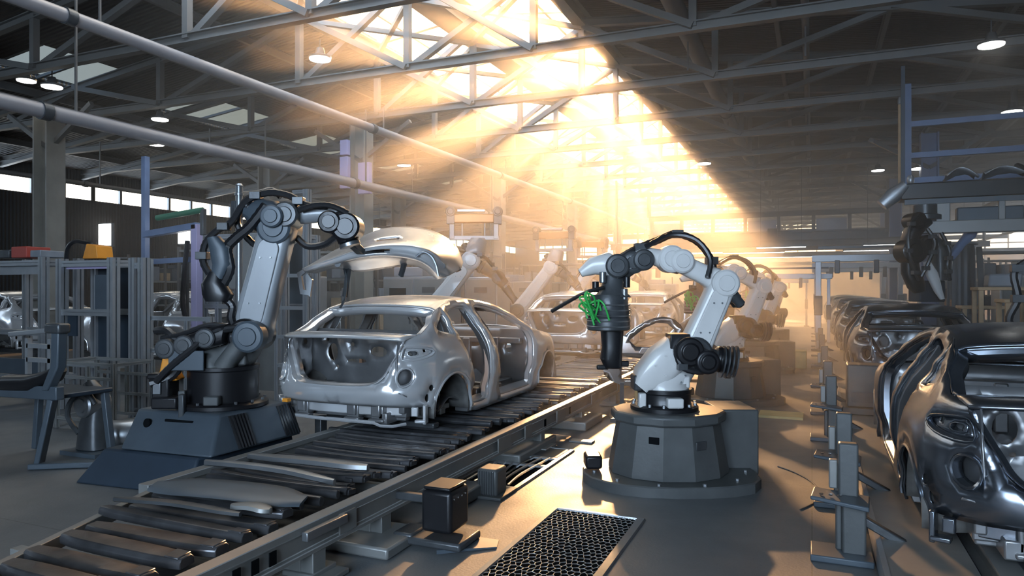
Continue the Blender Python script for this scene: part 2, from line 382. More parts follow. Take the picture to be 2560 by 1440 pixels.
# columns
def column(x, y, w, label, m='column', h=None):
    o = thing('steel_column', (x, y, 0), label, 'column', 'steel roof columns', kind='structure')
    MB().ibeam((0, 0, .02), (0, 0, h or BC - .07), w, w, .035, up=(1, 0, 0)).build('shaft', m, o)
    MB().box((0, 0, .015), (w + .2, w + .2, .03)).build('base_plate', m, o)
    for s_ in (-1, 1): MB().bar((0, 0, BC - .9), (s_ * 1.3, 0, BC - .1), .09).build('knee_brace', 'truss', o)
    return o
for k, y in enumerate((13.4, 21.0, 28.7, 36.4, 44)):
    column(-9.5, y, .36, 'olive grey steel column %s' % ['with lavender boards, left of the lifted bonnet panel', 'beyond the copper bar robot in the glow', 'in the glow behind the second car', 'in the hazy far left of the glow', 'at the far end of the glowing hall'][k])
for k, (x, y) in enumerate(((-14.6, 9.6), (-14.6, 16), (-14.6, 23), (-14.6, 31))):
    column(x, y, .4, 'dark green grey steel column %s' % ['nearest the left edge behind the cabinets', 'behind the blue gantry on the left', 'behind the charcoal robot arm on the left', 'far back on the left side'][k])
for k, (x, y) in enumerate(((2.6, 19.5), (2.6, 27.0), (3.2, 38.0), (7.5, 14))):
    column(x, y, .34, 'blue grey steel column %s' % ['beside the ladder frame on the right', 'behind the hanging carriage on the right', 'far back on the right', 'in the dark right corner'][k], 'blue')
# lavender boards on the first column
for k, (dx, z0, z1, w) in enumerate(((-.24, 3.9, 4.62, .22), (.30, 3.75, 4.45, .30), (-.24, 4.66, 5.0, .2))):
    c = at(*[(884, 0), (930, 0), (880, 0)][k], 15.6)
    tag(MB().span((-9.5 + dx - w / 2 + .0, 13.05, z0), (-9.5 + dx + w / 2, 13.17, z1)).build('notice_board', 'lavender', bevel=.01),
        'lavender board on the column, %s' % ['lower one on its left side', 'wide one on its right side', 'small upper one on its left side'][k], 'board', 'lavender boards on the column')
# long rails and ducts running down the hall
def run(name, x, z, w, label, m='pipe', y0=-2, y1=48, joints=True, step=3.2):
    o = thing(name, (x, 0, z), label, 'overhead rail')
    MB().ibeam((0, y0, 0), (0, y1, 0), w, w, .03).build('rail_beam', m, o) if not joints else MB().tube([(0, y0, 0), (0, y1, 0)], w / 2, 14).build('rail_tube', m, o)
    y = y0 + 1.3
    while y < y1:
        MB().cyl((0, y - .06, 0), (0, y + .06, 0), w / 2 + .018, n=14).build('coupling', 'charcoal', o)
        if y > 4: MB().bar((0, y + .4, w / 2), (0, y + .4, BC - z), .025).build('hanger_rod', 'truss', o)
        y += step * 2
    return o
run('overhead_rail', -8.3, 4.92, .17, 'upper pale pipe rail running down the left side of hall')
run('overhead_rail', -8.75, 3.82, .19, 'lower pale pipe rail running down the left side of hall')
for k, (x, z, w) in enumerate(((-2.0, 6.1, .3), (-.1, 6.0, .12))):
    o = run('roof_duct', x, z, w, ['wide brown grey duct under the right roof slope', 'thin conduit beside the wide duct under right roof'][k], 'truss'); o['category'] = 'duct'
for k, (x, z) in enumerate(((-11.5, 4.6), (-13.2, 4.9), (-17, 4.3), (5.4, 4.4), (8.2, 4.2))):
    run('overhead_rail', x, z, .12, ['thin rail between the columns on the left', 'thin rail left of the dark columns', 'thin rail by the left windows', 'thin rail in the dark right side', 'outermost thin rail on the right'][k], 'truss', joints=(k % 2 == 0))
# high-bay disc lamps
lampxy = [((800, 145), 3.75), ((130, 215), 3.7), ((400, 297), 3.7), ((66, 200), 4.2), ((2478, 110), 3.6), ((2530, 278), 3.4), ((2195, 425), 3.5), ((520, 370), 3.8), ((1010, 412), 3.8), ((2300, 420), 3.0), ((1760, 408), 3.8), ((390, 360), 3.9)]
for k, ((u, v), dz) in enumerate(lampxy):
    d = dz * F_PX / (HZ - v); p = at(u, v, d); r = .17 if k < 7 else .2
    o = thing('highbay_lamp', p, 'round white high bay lamp ' + ['below the truss left of the skylight', 'in the dark upper left corner, larger of a pair', 'above the lower rail on the left', 'at far upper left, smaller of a pair', 'in the dark upper right corner', 'at the right edge above the rack', 'left of the ladder frame on the right', 'above the left windows', 'beside the lavender board column', 'inside the ladder frame on the right', 'in the hazy middle right', 'beyond the third truss on the left'][k], 'lamp', 'high bay lamps')
    MB().lathe([(r * .35, .16), (r * .5, .06), (r * 1.05, .02), (r * 1.05, -.01)], (0, 0, 0), n=24).build('housing', 'charcoal', o)
    MB().lathe([(r, -.012), (r * .98, -.03)], (0, 0, 0), n=24).build('diffuser', 'lamp', o)
    MB().bar((0, 0, .15), (0, 0, max(.3, BC + .1 - p.z)), .015).build('hanger_rod', 'charcoal', o)

# ------------------------------------------------------------------ light
def sun_dir(u, v): return (FW + RT * ((u - 1280) / F_PX) - UP * ((v - HZ) / F_PX)).normalized()
SD = sun_dir(1520, 150)
sl = bpy.data.lights.new('sun', 'SUN'); sl.energy = 42; sl.color = (1.0, .53, .22); sl.angle = radians(2.2)
so = bpy.data.objects.new('sun', sl); COL.objects.link(so); so.rotation_euler = SD.to_track_quat('Z', 'Y').to_euler(); so.location = (0, 0, 20)
w = bpy.data.worlds.new('sky'); SC.world = w; w.use_nodes = True; nt = w.node_tree; nt.nodes.clear(); N = nt.nodes.new; L = nt.links.new
tc = N('ShaderNodeTexCoord'); dt = N('ShaderNodeVectorMath'); dt.operation = 'DOT_PRODUCT'; dt.inputs[1].default_value = SD
L(tc.outputs['Generated'], dt.inputs[0])
rp = N('ShaderNodeValToRGB'); mr = N('ShaderNodeMapRange'); mr.inputs['From Min'].default_value = -1; L(dt.outputs['Value'], mr.inputs['Value']); L(mr.outputs[0], rp.inputs[0])
e = rp.color_ramp.elements; e[0].position = .25; e[0].color = (.60, .78, 1.0, 1); e[1].position = 1.0; e[1].color = (1.0, .72, .38, 1)
q = rp.color_ramp.elements.new(.70); q.color = (.70, .85, 1.0, 1)
q = rp.color_ramp.elements.new(.90); q.color = (1.0, .90, .74, 1)
ms = N('ShaderNodeMapRange'); ms.inputs['From Min'].default_value = .3; ms.inputs['From Max'].default_value = 1; ms.inputs['To Min'].default_value = 8.0; ms.inputs['To Max'].default_value = 9.5
L(dt.outputs['Value'], ms.inputs['Value'])
bg = N('ShaderNodeBackground'); L(rp.outputs[0], bg.inputs[0]); ms2 = N('ShaderNodeMapRange'); ms2.inputs['From Min'].default_value = -.1; ms2.inputs['From Max'].default_value = -.9; ms2.inputs['To Min'].default_value = 0; ms2.inputs['To Max'].default_value = 36  # sky opposite the sun boosted to strengthen the added near-wall fill
L(dt.outputs['Value'], ms2.inputs['Value']); ad = N('ShaderNodeMath'); L(ms.outputs[0], ad.inputs[0]); L(ms2.outputs[0], ad.inputs[1]); L(ad.outputs[0], bg.inputs[1])
ow = N('ShaderNodeOutputWorld'); L(bg.outputs[0], ow.inputs[0])
def portal(c, sx, sy, rot):
    l = bpy.data.lights.new('sky_portal', 'AREA'); l.shape = 'RECTANGLE'; l.size = sx; l.size_y = sy; l.cycles.is_portal = True
    o = bpy.data.objects.new('sky_portal', l); COL.objects.link(o); o.location = c; o.rotation_euler = rot
portal((RIDGE, (5.35 + Y1) / 2, ZR + .15), SKR - SKL, Y1 - 5.35, (0, 0, 0))
portal((XL - .2, 26, 4.85), .6, 49, (0, -pi / 2, 0))
portal((-3.8, Y1 + .2, 5.2), 32.6, 2.7, (-pi / 2, 0, 0))
portal((XR + .2, 36, 3.75), 1.7, 32, (0, pi / 2, 0))  # daylight of the added right side windows
portal((-.4, Y0 - .3, (NZ0 + NZ1) / 2), 6.0, NZ1 - NZ0, (pi / 2, 0, 0))  # daylight of the added fill openings behind the camera
# haze
hz = bpy.data.materials.new('factory_haze'); hz.use_nodes = True; nt = hz.node_tree; nt.nodes.clear()
vs = nt.nodes.new('ShaderNodeVolumeScatter'); vs.inputs['Density'].default_value = .032; vs.inputs['Anisotropy'].default_value = .72; vs.inputs['Color'].default_value = (1, .97, .93, 1)
vo = nt.nodes.new('ShaderNodeOutputMaterial'); nt.links.new(vs.outputs[0], vo.inputs['Volume'])
o = MB().span((-11.2, 6.6, -.4), (XR + .6, Y1 + .6, 7.9)).build('haze', hz)
tag(o, 'warm dusty haze hanging in the air of the hall', 'haze', kind='stuff')
c = SC.cycles
c.max_bounces = 6; c.diffuse_bounces = 3; c.glossy_bounces = 3; c.transmission_bounces = 2; c.transparent_max_bounces = 8; c.volume_bounces = 1
c.caustics_reflective = c.caustics_refractive = False; c.sample_clamp_indirect = 6; c.use_denoising = True
SC.view_settings.view_transform = 'Standard'; SC.view_settings.look = 'None'; SC.view_settings.gamma = 1; SC.view_settings.use_curve_mapping = False
SC.view_settings.exposure = -0.58
# ------------------------------------------------------------------ car body in white
# local frame: X right, Y forward from the rear bumper, Z up from the underside
_pc = [(0, 0), (.25, .008), (.45, .03), (.60, .075), (.72, .16), (.80, .29), (.845, .46), (.868, .7), (.88, 1.1), (.88, 1.7), (.878, 2.3), (.87, 2.8), (.855, 3.2), (.82, 3.55), (.745, 3.82), (.60, 4.0), (.36, 4.1), (0, 4.14)]
_cl = [(p.x, p.y) for p in spline([(a, b, 0) for a, b in _pc], 10)]
_cs = [0.0]
for a, b in zip(_cl, _cl[1:]): _cs.append(_cs[-1] + math.hypot(b[0] - a[0], b[1] - a[1]))
_i0 = min(range(len(_cl)), key=lambda i: abs(_cl[i][1] - 1.1) + (9 if _cl[i][0] < .5 else 0))
_off = _cl[_i0][1] - _cs[_i0]
_cs = [s + _off for s in _cs]
S_REAR, S_FRONT = _cs[0], _cs[-1]
def contour(s):
    s = max(S_REAR, min(S_FRONT, s)); lo, hi = 0, len(_cs) - 1
    while hi - lo > 1:
        m = (lo + hi) // 2
        if _cs[m] <= s: lo = m
        else: hi = m
    t = (s - _cs[lo]) / (_cs[hi] - _cs[lo]); a, b = _cl[lo], _cl[hi]
    return a[0] + (b[0] - a[0]) * t, a[1] + (b[1] - a[1]) * t
def s_of_x(x):      # rear part of the contour
    for i in range(len(_cl)):
        if _cl[i][0] >= x: return _cs[i]
def lerp_tab(tab, z):
    if z <= tab[0][0]: return tab[0][1]
    for (a, p), (b, q) in zip(tab, tab[1:]):
        if z <= b:
            t = (z - a) / (b - a); t = t * t * (3 - 2 * t); return p + (q - p) * t
    return tab[-1][1]
_wz = [(0, .945), (.12, .965), (.34, 1.0), (.5, 1.0), (.60, .99), (.70, .955), (.76, .915), (.9, .82), (1.02, .735), (1.10, .675), (1.16, .63)]
_rz = [(.0, .10), (.15, .06), (.27, .0), (.36, -.005), (.40, .035), (.5, .05), (.62, .055), (.74, .05), (.80, .075), (.95, .2)]
_fz = [(.0, .10), (.2, .02), (.4, .0), (.52, .03), (.62, .12), (.7, .3)]
def ss(a, b, x):
    t = max(0, min(1, (x - a) / (b - a))); return t * t * (3 - 2 * t)
def skin(s, z):
    x, y = contour(s); x *= lerp_tab(_wz, z)
    if y < .75 and s < .7: y += lerp_tab(_rz, z) * (1 - ss(.1, .75, y))
    if y > 3.3: y -= lerp_tab(_fz, z) * ss(3.3, 4.0, y)
    # haunch over the rear arch and over the front arch, waist crease
    for c_ in (.72, 3.3):
        r = math.hypot(s - c_, (z - .2) * 1.0)
        x += .022 * math.exp(-((r - .36) / .09) ** 2) * (1 if s > .25 else 0)
    if .9 < s < 3: x -= .018 * math.exp(-((z - .22) / .07) ** 2)
    return V((x, y, z))
def arc(cx, cz, r, a0, a1, n=16): return [(cx + r * cos(a0 + (a1 - a0) * i / n), cz + r * sin(a0 + (a1 - a0) * i / n)) for i in range(n + 1)]
ARCH_R, ARCH_F = (.72, .09, .345), (3.30, .09, .345)
TR_TOP = [(0, .80), (.3, .798), (.56, .79), (.655, .775)]         # trunk aperture, (x, z) on the rear face
TR_SIDE = [(.655, .775), (.655, .735), (.605, .63), (.55, .53), (.50, .44), (.43, .388), (.3, .368), (0, .362)]
def outline():
    p = [(S_REAR, .19), (s_of_x(.5), .185), (s_of_x(.74), .17), (.33, .165), (.35, .10), (.36, .05)]
    p += arc(*ARCH_R, pi * .965, pi * .03)
    p += [(1.10, .02), (1.25, .0), (2.0, .0), (2.85, .0), (2.93, .03)]
    p += arc(*ARCH_F, pi * .97, pi * .035)
    p += [(3.70, .10), (3.95, .12), (S_FRONT, .14), (S_FRONT, .44)]
    p += [(4.05, .50), (3.8, .575), (3.4, .655), (3.0, .72), (2.88, .745)]
    p += [(2.7, .835), (2.5, .93), (2.28, 1.01), (2.05, 1.065), (1.8, 1.10), (1.5, 1.115), (1.2, 1.108), (.98, 1.08), (.8, 1.035)]
    p += [(.62, .955), (.44, .87), (.30, .81), (s_of_x(.70), .79)]
    p += [(s_of_x(x), z) for x, z in spline2(TR_SIDE, 5)[0:-1]] + [(S_REAR, .362)]
    return p
def spline2(pts, n): return [(p.x, p.y) for p in spline([(a, b, 0) for a, b in pts], n)]
REAR_DOOR = [(1.10, .14), (1.14, .085), (1.25, .07), (1.48, .07), (1.55, .10), (1.57, .2), (1.565, .6), (1.53, .85), (1.47, 1.0), (1.42, 1.045), (1.30, 1.055), (1.10, 1.04), (.99, 1.01), (.95, .96), (.94, .84), (.95, .74), (.99, .62), (1.07, .48), (1.10, .34)]
FRONT_DOOR = [(1.80, .12), (1.84, .075), (1.95, .065), (2.65, .065), (2.76, .09), (2.80, .18), (2.83, .4), (2.84, .62), (2.80, .725), (2.65, .80), (2.45, .895), (2.22, .975), (2.0, 1.03), (1.78, 1.058), (1.62, 1.058), (1.575, 1.03), (1.60, .9), (1.66, .7), (1.72, .5), (1.77, .3)]
QUARTER = [(.60, .845), (.66, .81), (.80, .785), (.87, .785), (.885, .83), (.885, .95), (.87, .985), (.82, .975), (.72, .93)]
def sx(x): return s_of_x(x)
TAIL = [(.02, .60), (.10, .585), (.26, .60), (.40, .635), (.42, .675), (.30, .70), (.12, .715), (.075, .70)]
TAIL2 = [(.10, .625), (.20, .628), (.21, .672), (.105, .675)]
TAIL3 = [(.27, .655), (.30, .655), (.30, .68), (.27, .68)]
EXH = [(sx(.665) + .075 * cos(t) * .95, .445 + .075 * sin(t)) for t in [2 * pi * i / 16 for i in range(16)]]
SIDEHOLE = [(.345 + .028 * cos(t), .34 + .03 * sin(t)) for t in [2 * pi * i / 10 for i in range(10)]]
SIDEHOLE2 = [(.30 + .02 * cos(t), .25 + .04 * sin(t)) for t in [2 * pi * i / 10 for i in range(10)]]
def densify(poly, d, closed=True):
    out = []; n = len(poly)
    for i in range(n if closed else n - 1):
        a, b = poly[i], poly[(i + 1) % n]; k = max(1, int(math.hypot(b[0] - a[0], b[1] - a[1]) / d))
        out += [(a[0] + (b[0] - a[0]) * j / k, a[1] + (b[1] - a[1]) * j / k) for j in range(k)]
    return out
def inside(p, poly):
    x, y = p; c = False; j = len(poly) - 1
    for i in range(len(poly)):
        xi, yi = poly[i]; xj, yj = poly[j]
        if (yi > y) != (yj > y) and x < (xj - xi) * (y - yi) / (yj - yi) + xi: c = not c
        j = i
    return c
def pdist(p, pts): return min((p[0] - q[0]) ** 2 + (p[1] - q[1]) ** 2 for q in pts)
def plate(outer, holes, step, fn, dens=.05):
    """triangulated sheet with shaped openings, mapped through fn"""
    outer = densify(outer, dens); holes = [densify(h, dens) for h in holes]
    vs, es = [], []
    for lp in [outer] + holes:
        o = len(vs); vs += [V(p) for p in lp]; es += [(o + i, o + (i + 1) % len(lp)) for i in range(len(lp))]
    bpts = [tuple(v) for v in vs]
    xs = [p[0] for p in outer]; zs = [p[1] for p in outer]; nx = int((max(xs) - min(xs)) / step) + 1; nz = int((max(zs) - min(zs)) / step) + 1
    for i in range(1, nx):
        for j in range(1, nz):
            p = (min(xs) + i * step + (step / 2 if j % 2 else 0), min(zs) + j * step)
            if inside(p, outer) and not any(inside(p, h) for h in holes) and pdist(p, bpts) > (step * .45) ** 2: vs.append(V(p))
    rv, _, rf, *_ = geometry.delaunay_2d_cdt(vs, es, [], 0, 1e-6)
    m = MB(); fs = []
    for f in rf:
        c = (sum(rv[i][0] for i in f) / 3, sum(rv[i][1] for i in f) / 3)
        if inside(c, outer) and not any(inside(c, h) for h in holes): fs.append(tuple(f))
    m.add([fn(v[0], v[1]) for v in rv], fs); return m
def mirror(m):
    k = MB(); k.v = [(-x, y, z) for x, y, z in m.v]; k.f = [f[::-1] for f in m.f]; return k
def both(m):
    o = MB(); o.add(m.v, m.f); k = mirror(m); o.add(k.v, k.f); return o
def shrink(poly, d):
    n = len(poly); out = []
    ar = sum(poly[i][0] * poly[(i + 1) % n][1] - poly[(i + 1) % n][0] * poly[i][1] for i in range(n))
    sg = 1 if ar > 0 else -1
    for i in range(n):
        a, b, c = poly[i - 1], poly[i], poly[(i + 1) % n]
        tx, tz = c[0] - a[0], c[1] - a[1]; L_ = math.hypot(tx, tz) or 1
        out.append((b[0] - sg * tz / L_ * d, b[1] + sg * tx / L_ * d))
    return out
def jamb(m, poly, steps):
    """stepped flange round a door aperture: steps = (shrink, depth inward)"""
    rr = []
    for d, dep in steps:
        q = shrink(poly, d); rr.append([skin(s, z) - V((dep, 0, 0)) for s, z in q])
    m.rings(rr, caps=False)
REARD, FRONTD, QTR = chaikin(REAR_DOOR, 2), chaikin(FRONT_DOOR, 2), chaikin(QUARTER, 2)
def make_car(mb, mi, label, group):
    """an Empty with the pressed shells of one unpainted car body under it"""
    t = thing('car_body', (0, 0, 0), label, 'car body', group)
    side = plate(outline(), [REARD, FRONTD, QTR, chaikin(TAIL, 1), EXH, SIDEHOLE, SIDEHOLE2], .075, skin, .045)
    both(side).build('outer_shell', mb, t, sharp=50, solid=.016, weld=True)
    for sgn in (1, -1):
        j = MB()
        for poly in (REARD, FRONTD): jamb(j, poly, ((-.004, .004), (.006, .035), (.022, .045), (.026, .085), (.0, .10), (-.03, .13)))
        jamb(j, QTR, ((-.003, .004), (.004, .025), (.018, .03), (.016, .06)))
        (j if sgn > 0 else mirror(j)).build('door_frame', mb, t, sharp=40, solid=.004)
        # inner pillars and cantrail boxes
        b = MB()
        for pts, w in ((((1.66, .08), (1.65, .35), (1.60, .7), (1.53, 1.03)), .10), (((.78, .5), (.86, .78), (.90, 1.0)), .09), (((2.86, .72), (2.5, .90), (2.1, 1.03), (1.5, 1.085), (.9, 1.03)), .05)):
            rr = []
            for k, (s_, z_) in enumerate(spline2(pts, 4)):
                p = skin(s_, z_); rr.append([p + V((-.03, dy * w, dz * w * .3)) + V((dx, 0, 0)) for dx, dy, dz in ((-.0, -1, -1), (0, 1, 1), (-.09, .7, .7), (-.09, -.7, -.7))])
            b.rings(rr)
        b.rings([[V((x, y, z)) for x, z in ((.80, .0), (.83, .08), (.74, .13), (.66, .10), (.66, .0))] for y in (1.12, 2.85)])
        (b if sgn > 0 else mirror(b)).build('inner_pillar', mi, t, sharp=30, bevel=.008, seg=1)
    # roof between the cantrails
    edge = [(.8, 1.035), (.98, 1.08), (1.2, 1.108), (1.5, 1.115), (1.8, 1.10), (2.05, 1.065), (2.2, 1.03)]
    ed = spline2(edge, 4)
    def roof(a, b):
        f = b * (len(ed) - 1); i = min(len(ed) - 2, int(f)); q = f - i
        s_ = ed[i][0] + (ed[i + 1][0] - ed[i][0]) * q; z_ = ed[i][1] + (ed[i + 1][1] - ed[i][1]) * q
        p = skin(s_, z_); x = 2 * a - 1; k = 1 - x * x
        dip = .012 * (math.exp(-((abs(x) - .955) / .02) ** 2))
        return V((x * p.x, p.y - .10 * k * (1 - b) ** 2 + .06 * k * b ** 3, p.z + .045 * (1 - abs(x) ** 2.6) - dip - .01 * (1 - b) ** 6))
    MB().grid(roof, 40, 24).build('roof_panel', mb, t, sharp=45, solid=.014)
    h = MB()
    h.rings([[V((x, y, z)) for x, y, z in ((-.56, yy, zz), (-.3, yy - .02 * s_, zz + .035), (0, yy - .04 * s_, zz + .045), (.3, yy - .02 * s_, zz + .035), (.56, yy, zz), (.5, yy + .05 * s_, zz - .03), (0, yy, zz), (-.5, yy + .05 * s_, zz - .03))] for yy, zz, s_ in ((.84, .99, 1), (.93, 1.03, 1))])
    h.rings([[V((x, yy, z)) for x, z in ((-.55, 1.07), (0, 1.10), (.55, 1.07), (.5, 1.04), (0, 1.06), (-.5, 1.04))] for yy in (1.5, 1.6)])
    h.rings([[V((x, yy, z)) for x, z in ((-.57, 1.0), (0, 1.045), (.57, 1.0), (.5, .97), (0, 1.01), (-.5, .97))] for yy in (2.12, 2.24)])
    h.build('roof_bow', mi, t, sharp=30)
    # rear window surround: flange ring leaning between roof edge and deck
    W_ = []
    for s_, z_ in spline2([(.30, .815), (.44, .87), (.62, .955), (.78, 1.03)], 5): W_.append(skin(s_, z_) + V((-.012, 0, 0)))
    top = [V((x, .80 - .10 * (1 - (x / .62) ** 2) + .03, 1.02 + .045 * (1 - (x / .62) ** 2))) for x in [.56 - .08 * k for k in range(0, 15)]]
    bot = [V((x, .33 - .10 * (1 - (x / .72) ** 2), .812 + .02 * (1 - (x / .72) ** 2))) for x in [-.68 + .0972 * k for k in range(15)]]
    loop = W_ + top + [V((-p.x, p.y, p.z)) for p in W_[::-1]] + bot
    c_ = sum(loop, V()) / len(loop)
    def inset(k, dn): return [c_ + (p - c_) * k + V((0, dn * .5, -dn)) for p in loop]
    MB().rings([loop, inset(.985, .02), inset(.90, .03), inset(.885, .075)], caps=False).build('rear_window_frame', mb, t, sharp=30, solid=.006, offset=1)
    # windscreen surround
    W2 = [skin(s_, z_) + V((-.01, 0, 0)) for s_, z_ in spline2([(2.15, 1.04), (2.5, .93), (2.7, .835), (2.88, .745)], 5)]
    bot2 = [V((x, 2.90 + .16 * (1 - (x / .78) ** 2), .745)) for x in [.74 - .1057 * k for k in range(15)]]
    top2 = [V((x, 2.15 + .06 * (1 - (x / .62) ** 2), 1.04 + .045 * (1 - (x / .62) ** 2))) for x in [-.58 + .0829 * k for k in range(15)]]
    loop = W2 + bot2 + [V((-p.x, p.y, p.z)) for p in W2[::-1]] + top2
    c_ = sum(loop, V()) / len(loop)
    MB().rings([loop, inset(.99, .02), inset(.93, .03), inset(.92, .07)], caps=False).build('windscreen_frame', mb, t, sharp=30, solid=.006, offset=1)
    # deck behind the rear window and trunk aperture gutter
    def deck(a, b):
        x = (2 * a - 1); k = 1 - x * x; y0 = .05 + .10 * x * x; y1 = .335 - .10 * k
        return V((x * (.665 + .03 * b), y0 + (y1 - y0) * b, .778 + .022 * k + .03 * b + .012 * sin(b * pi)))
    MB().grid(deck, 24, 6).build('rear_deck', mb, t, sharp=40, solid=.02)
    side_l = [(x, z) for x, z in spline2(TR_SIDE, 5)]
    lp = [(x, z) for x, z in side_l] + [(-x, z) for x, z in side_l[::-1][1:]] + [(x, .79) for x in (-.5, -.3, -.1, .1, .3, .5)]
    def rp(q, yo, d):
        cx, cz = 0, .58; k = 1 - d
        return [V((x * k, (skin(s_of_x(min(.69, abs(x))), z).y if True else 0) + yo, cz + (z - cz) * k)) for x, z in q]
    MB().rings([rp(lp, 0, -.01), rp(lp, -.012, .015), rp(lp, .03, .035), rp(lp, .045, .075), rp(lp, .11, .085)], caps=False).build('trunk_gutter', mb, t, sharp=32, solid=.005)
    # trunk inside: bulkhead with pressed holes, floor, side liners
    hole = lambda x, z, rx, rz, n=14: [(x + rx * cos(2 * pi * i / n), z + rz * sin(2 * pi * i / n)) for i in range(n)]
    hs = [hole(-.42, .60, .06, .085), hole(-.50, .72, .022, .022, 8), hole(-.2, .68, .022, .022, 8), hole(.12, .62, .10, .05), hole(-.14, .52, .12, .02), hole(.42, .60, .07, .09), hole(.35, .45, .02, .02, 8), hole(-.38, .46, .018, .018, 8), hole(.62, .5, .03, .05)]
    def bulk(x, z):
        b = 0
        for hx, hz, r in ((-.42, .60, .14), (.42, .60, .15), (.12, .62, .16), (0, .45, .12)): b += .035 * math.exp(-(((x - hx) ** 2 + (z - hz) ** 2) / r ** 2) ** 2)
        return V((x, .62 - b + .05 * cos(x * 14) * .2, z))
    plate([(-.76, .1), (.76, .1), (.78, .5), (.72, .83), (-.72, .83), (-.78, .5)], hs, .06, bulk, .06).build('seat_bulkhead', mi, t, sharp=40, solid=.012)
    f = MB()
    f.grid(lambda a, b: V(((2 * a - 1) * .7, .10 + .54 * b, .30 - .06 * (1 - (2 * b - 1) ** 2) + .012 * cos(a * 40))), 40, 6)
    f.build('trunk_floor', mi, t, solid=.01)
    for sgn in (1, -1):
        m = plate([(.10, .3), (.62, .3), (.62, .82), (.36, .82), (.14, .76)], [hole(.25, .62, .05, .04), hole(.4, .42, .05, .06), hole(.5, .7, .03, .03, 8)], .06,
                  lambda y, z: V((.70 - .10 * (1 - ss(.05, .4, y)) - .03 * math.exp(-((y - .42) ** 2 + (z - .42) ** 2) / .03), y, z)), .06)
        (m if sgn > 0 else mirror(m)).build('trunk_liner', mi, t, solid=.01)
        # tail lamp pocket and wheelhouses
        tl = chaikin(TAIL, 1); q_ = shrink(tl, .016)
        inn = lambda d: (lambda s_, z_: skin(s_, z_) - V((d * .75, -d * .9, 0)))
        pk = MB().rings([[inn(d)(s_, z_) for s_, z_ in shrink(tl, sh)] for sh, d in ((-.004, -.003), (.003, .004), (.010, .024), (.016, .03))], caps=False)
        bp = plate(q_, [chaikin(TAIL2, 1), TAIL3], .03, inn(.03), .03); pk.add(bp.v, bp.f)
        rm = [[inn(d)(s_, z_) for s_, z_ in shrink(chaikin(TAIL2, 1), sh)] for sh, d in ((-.006, .026), (.004, .026), (.006, .07))]; pk.rings(rm, caps=False)
        ex = [[inn(d)(s_, z_) for s_, z_ in shrink(EXH, sh)] for sh, d in ((-.016, -.001), (-.008, -.008), (.002, -.004), (.006, .03), (.01, .06))]; pk.rings(ex, caps=False)
        (pk if sgn > 0 else mirror(pk)).build('lamp_pocket', mb, t, sharp=30, solid=.003)
        for (cy, cz, r), w0 in ((ARCH_R, .52), (ARCH_F, .50)):
            a = MB(); prof = [(r + .0, .845), (r - .006, .80), (r + .01, .70), (r - .02, .6), (r - .08, w0)]
            n_ = 22; rr = []
            for rad, x in prof: rr.append([V((x, cy + rad * cos(pi * (i / n_) * 1.06 - .1), cz + rad * sin(pi * (i / n_) * 1.06 - .1))) for i in range(n_ + 1)])
            vs = [p for r_ in rr for p in r_]; fs = []
            for i in range(len(rr) - 1):
                for j_ in range(n_): fs.append((i * (n_ + 1) + j_, i * (n_ + 1) + j_ + 1, (i + 1) * (n_ + 1) + j_ + 1, (i + 1) * (n_ + 1) + j_))
            fs.append(tuple(range((len(rr) - 1) * (n_ + 1), len(rr) * (n_ + 1))))
            a.add(vs, fs)
            # rolled lip on the skin
            lp_ = [skin(s_, z_) + V((.006, 0, 0)) for s_, z_ in arc(cy, cz, r + .004, pi * 1.02, -pi * .02, 26)]
            (a if sgn > 0 else mirror(a)).build('wheelhouse', 'under', t, solid=.008)
            q = MB().tube(lp_, .011, 6); (q if sgn > 0 else mirror(q)).build('arch_lip', mb, t)
            # brake disc hub behind the arch
        u = MB().box((.72, .72, .10), (.03, .30, .05)).box((.60, .72, .07), (.3, .09, .06)); (u if sgn > 0 else mirror(u)).build('suspension_mount', 'under', t, bevel=.01)
    # floor, tunnel, firewall, dash beam, seat cross members
    f = MB()
    def floor_(a, b):
        x = (2 * a - 1) * .74; y = .62 + 2.3 * b; z = .05 + .16 * math.exp(-(x / .13) ** 2) + (.012 if sin(y * 18) * sin(abs(x) * 18) > .2 else 0) + .12 * math.exp(-((y - .9) / .2) ** 2)
        return V((x, y, z))
    f.grid(floor_, 40, 50); f.build('floor_pan', mi, t, sharp=25, solid=.01)
    f = MB().bar((-.72, 1.55, .13), (.72, 1.55, .13), .09, .10).bar((-.72, 2.1, .12), (.72, 2.1, .12), .09, .09).bar((-.72, 2.72, .60), (.72, 2.72, .60), .07).box((.0, 2.7, .42), (.1, .06, .4)).box((-.42, 2.68, .5), (.06, .08, .28)).box((.42, 2.68, .5), (.06, .08, .28))
    f.build('cross_member', mi, t, bevel=.012)
    plate([(-.78, .08), (.78, .08), (.78, .74), (-.78, .74)], [hole(-.4, .4, .07, .05), hole(.25, .3, .05, .05), hole(.5, .5, .04, .06), hole(0, .55, .12, .05)], .08, lambda x, z: V((x, 2.86 + .05 * ss(.3, .1, z), z)), .08).build('firewall', mi, t, solid=.012)
    # bonnet and cowl
    def hood(a, b):
        x = 2 * a - 1; k = 1 - x * x; s_ = 2.95 + b * 1.03; z_ = .735 - .10 * b - .13 * b ** 3
        p = skin(min(s_, 3.98), z_ - .01); return V((x * (p.x - .012), p.y + .13 * k * (1 - .6 * b), p.z + .05 * k * (1 - .3 * b)))
    MB().grid(hood, 24, 16).build('front_bonnet', mb, t, sharp=45, solid=.015)
    # rear end structure under the skin
    r = MB()
    r.rings([[V((x, .10 + .10 * (x / .62) ** 2 + dy, z)) for dy, z in ((0, .10), (0, .20), (.06, .21), (.06, .09))] for x in [-.62 + .124 * k for k in range(11)]])
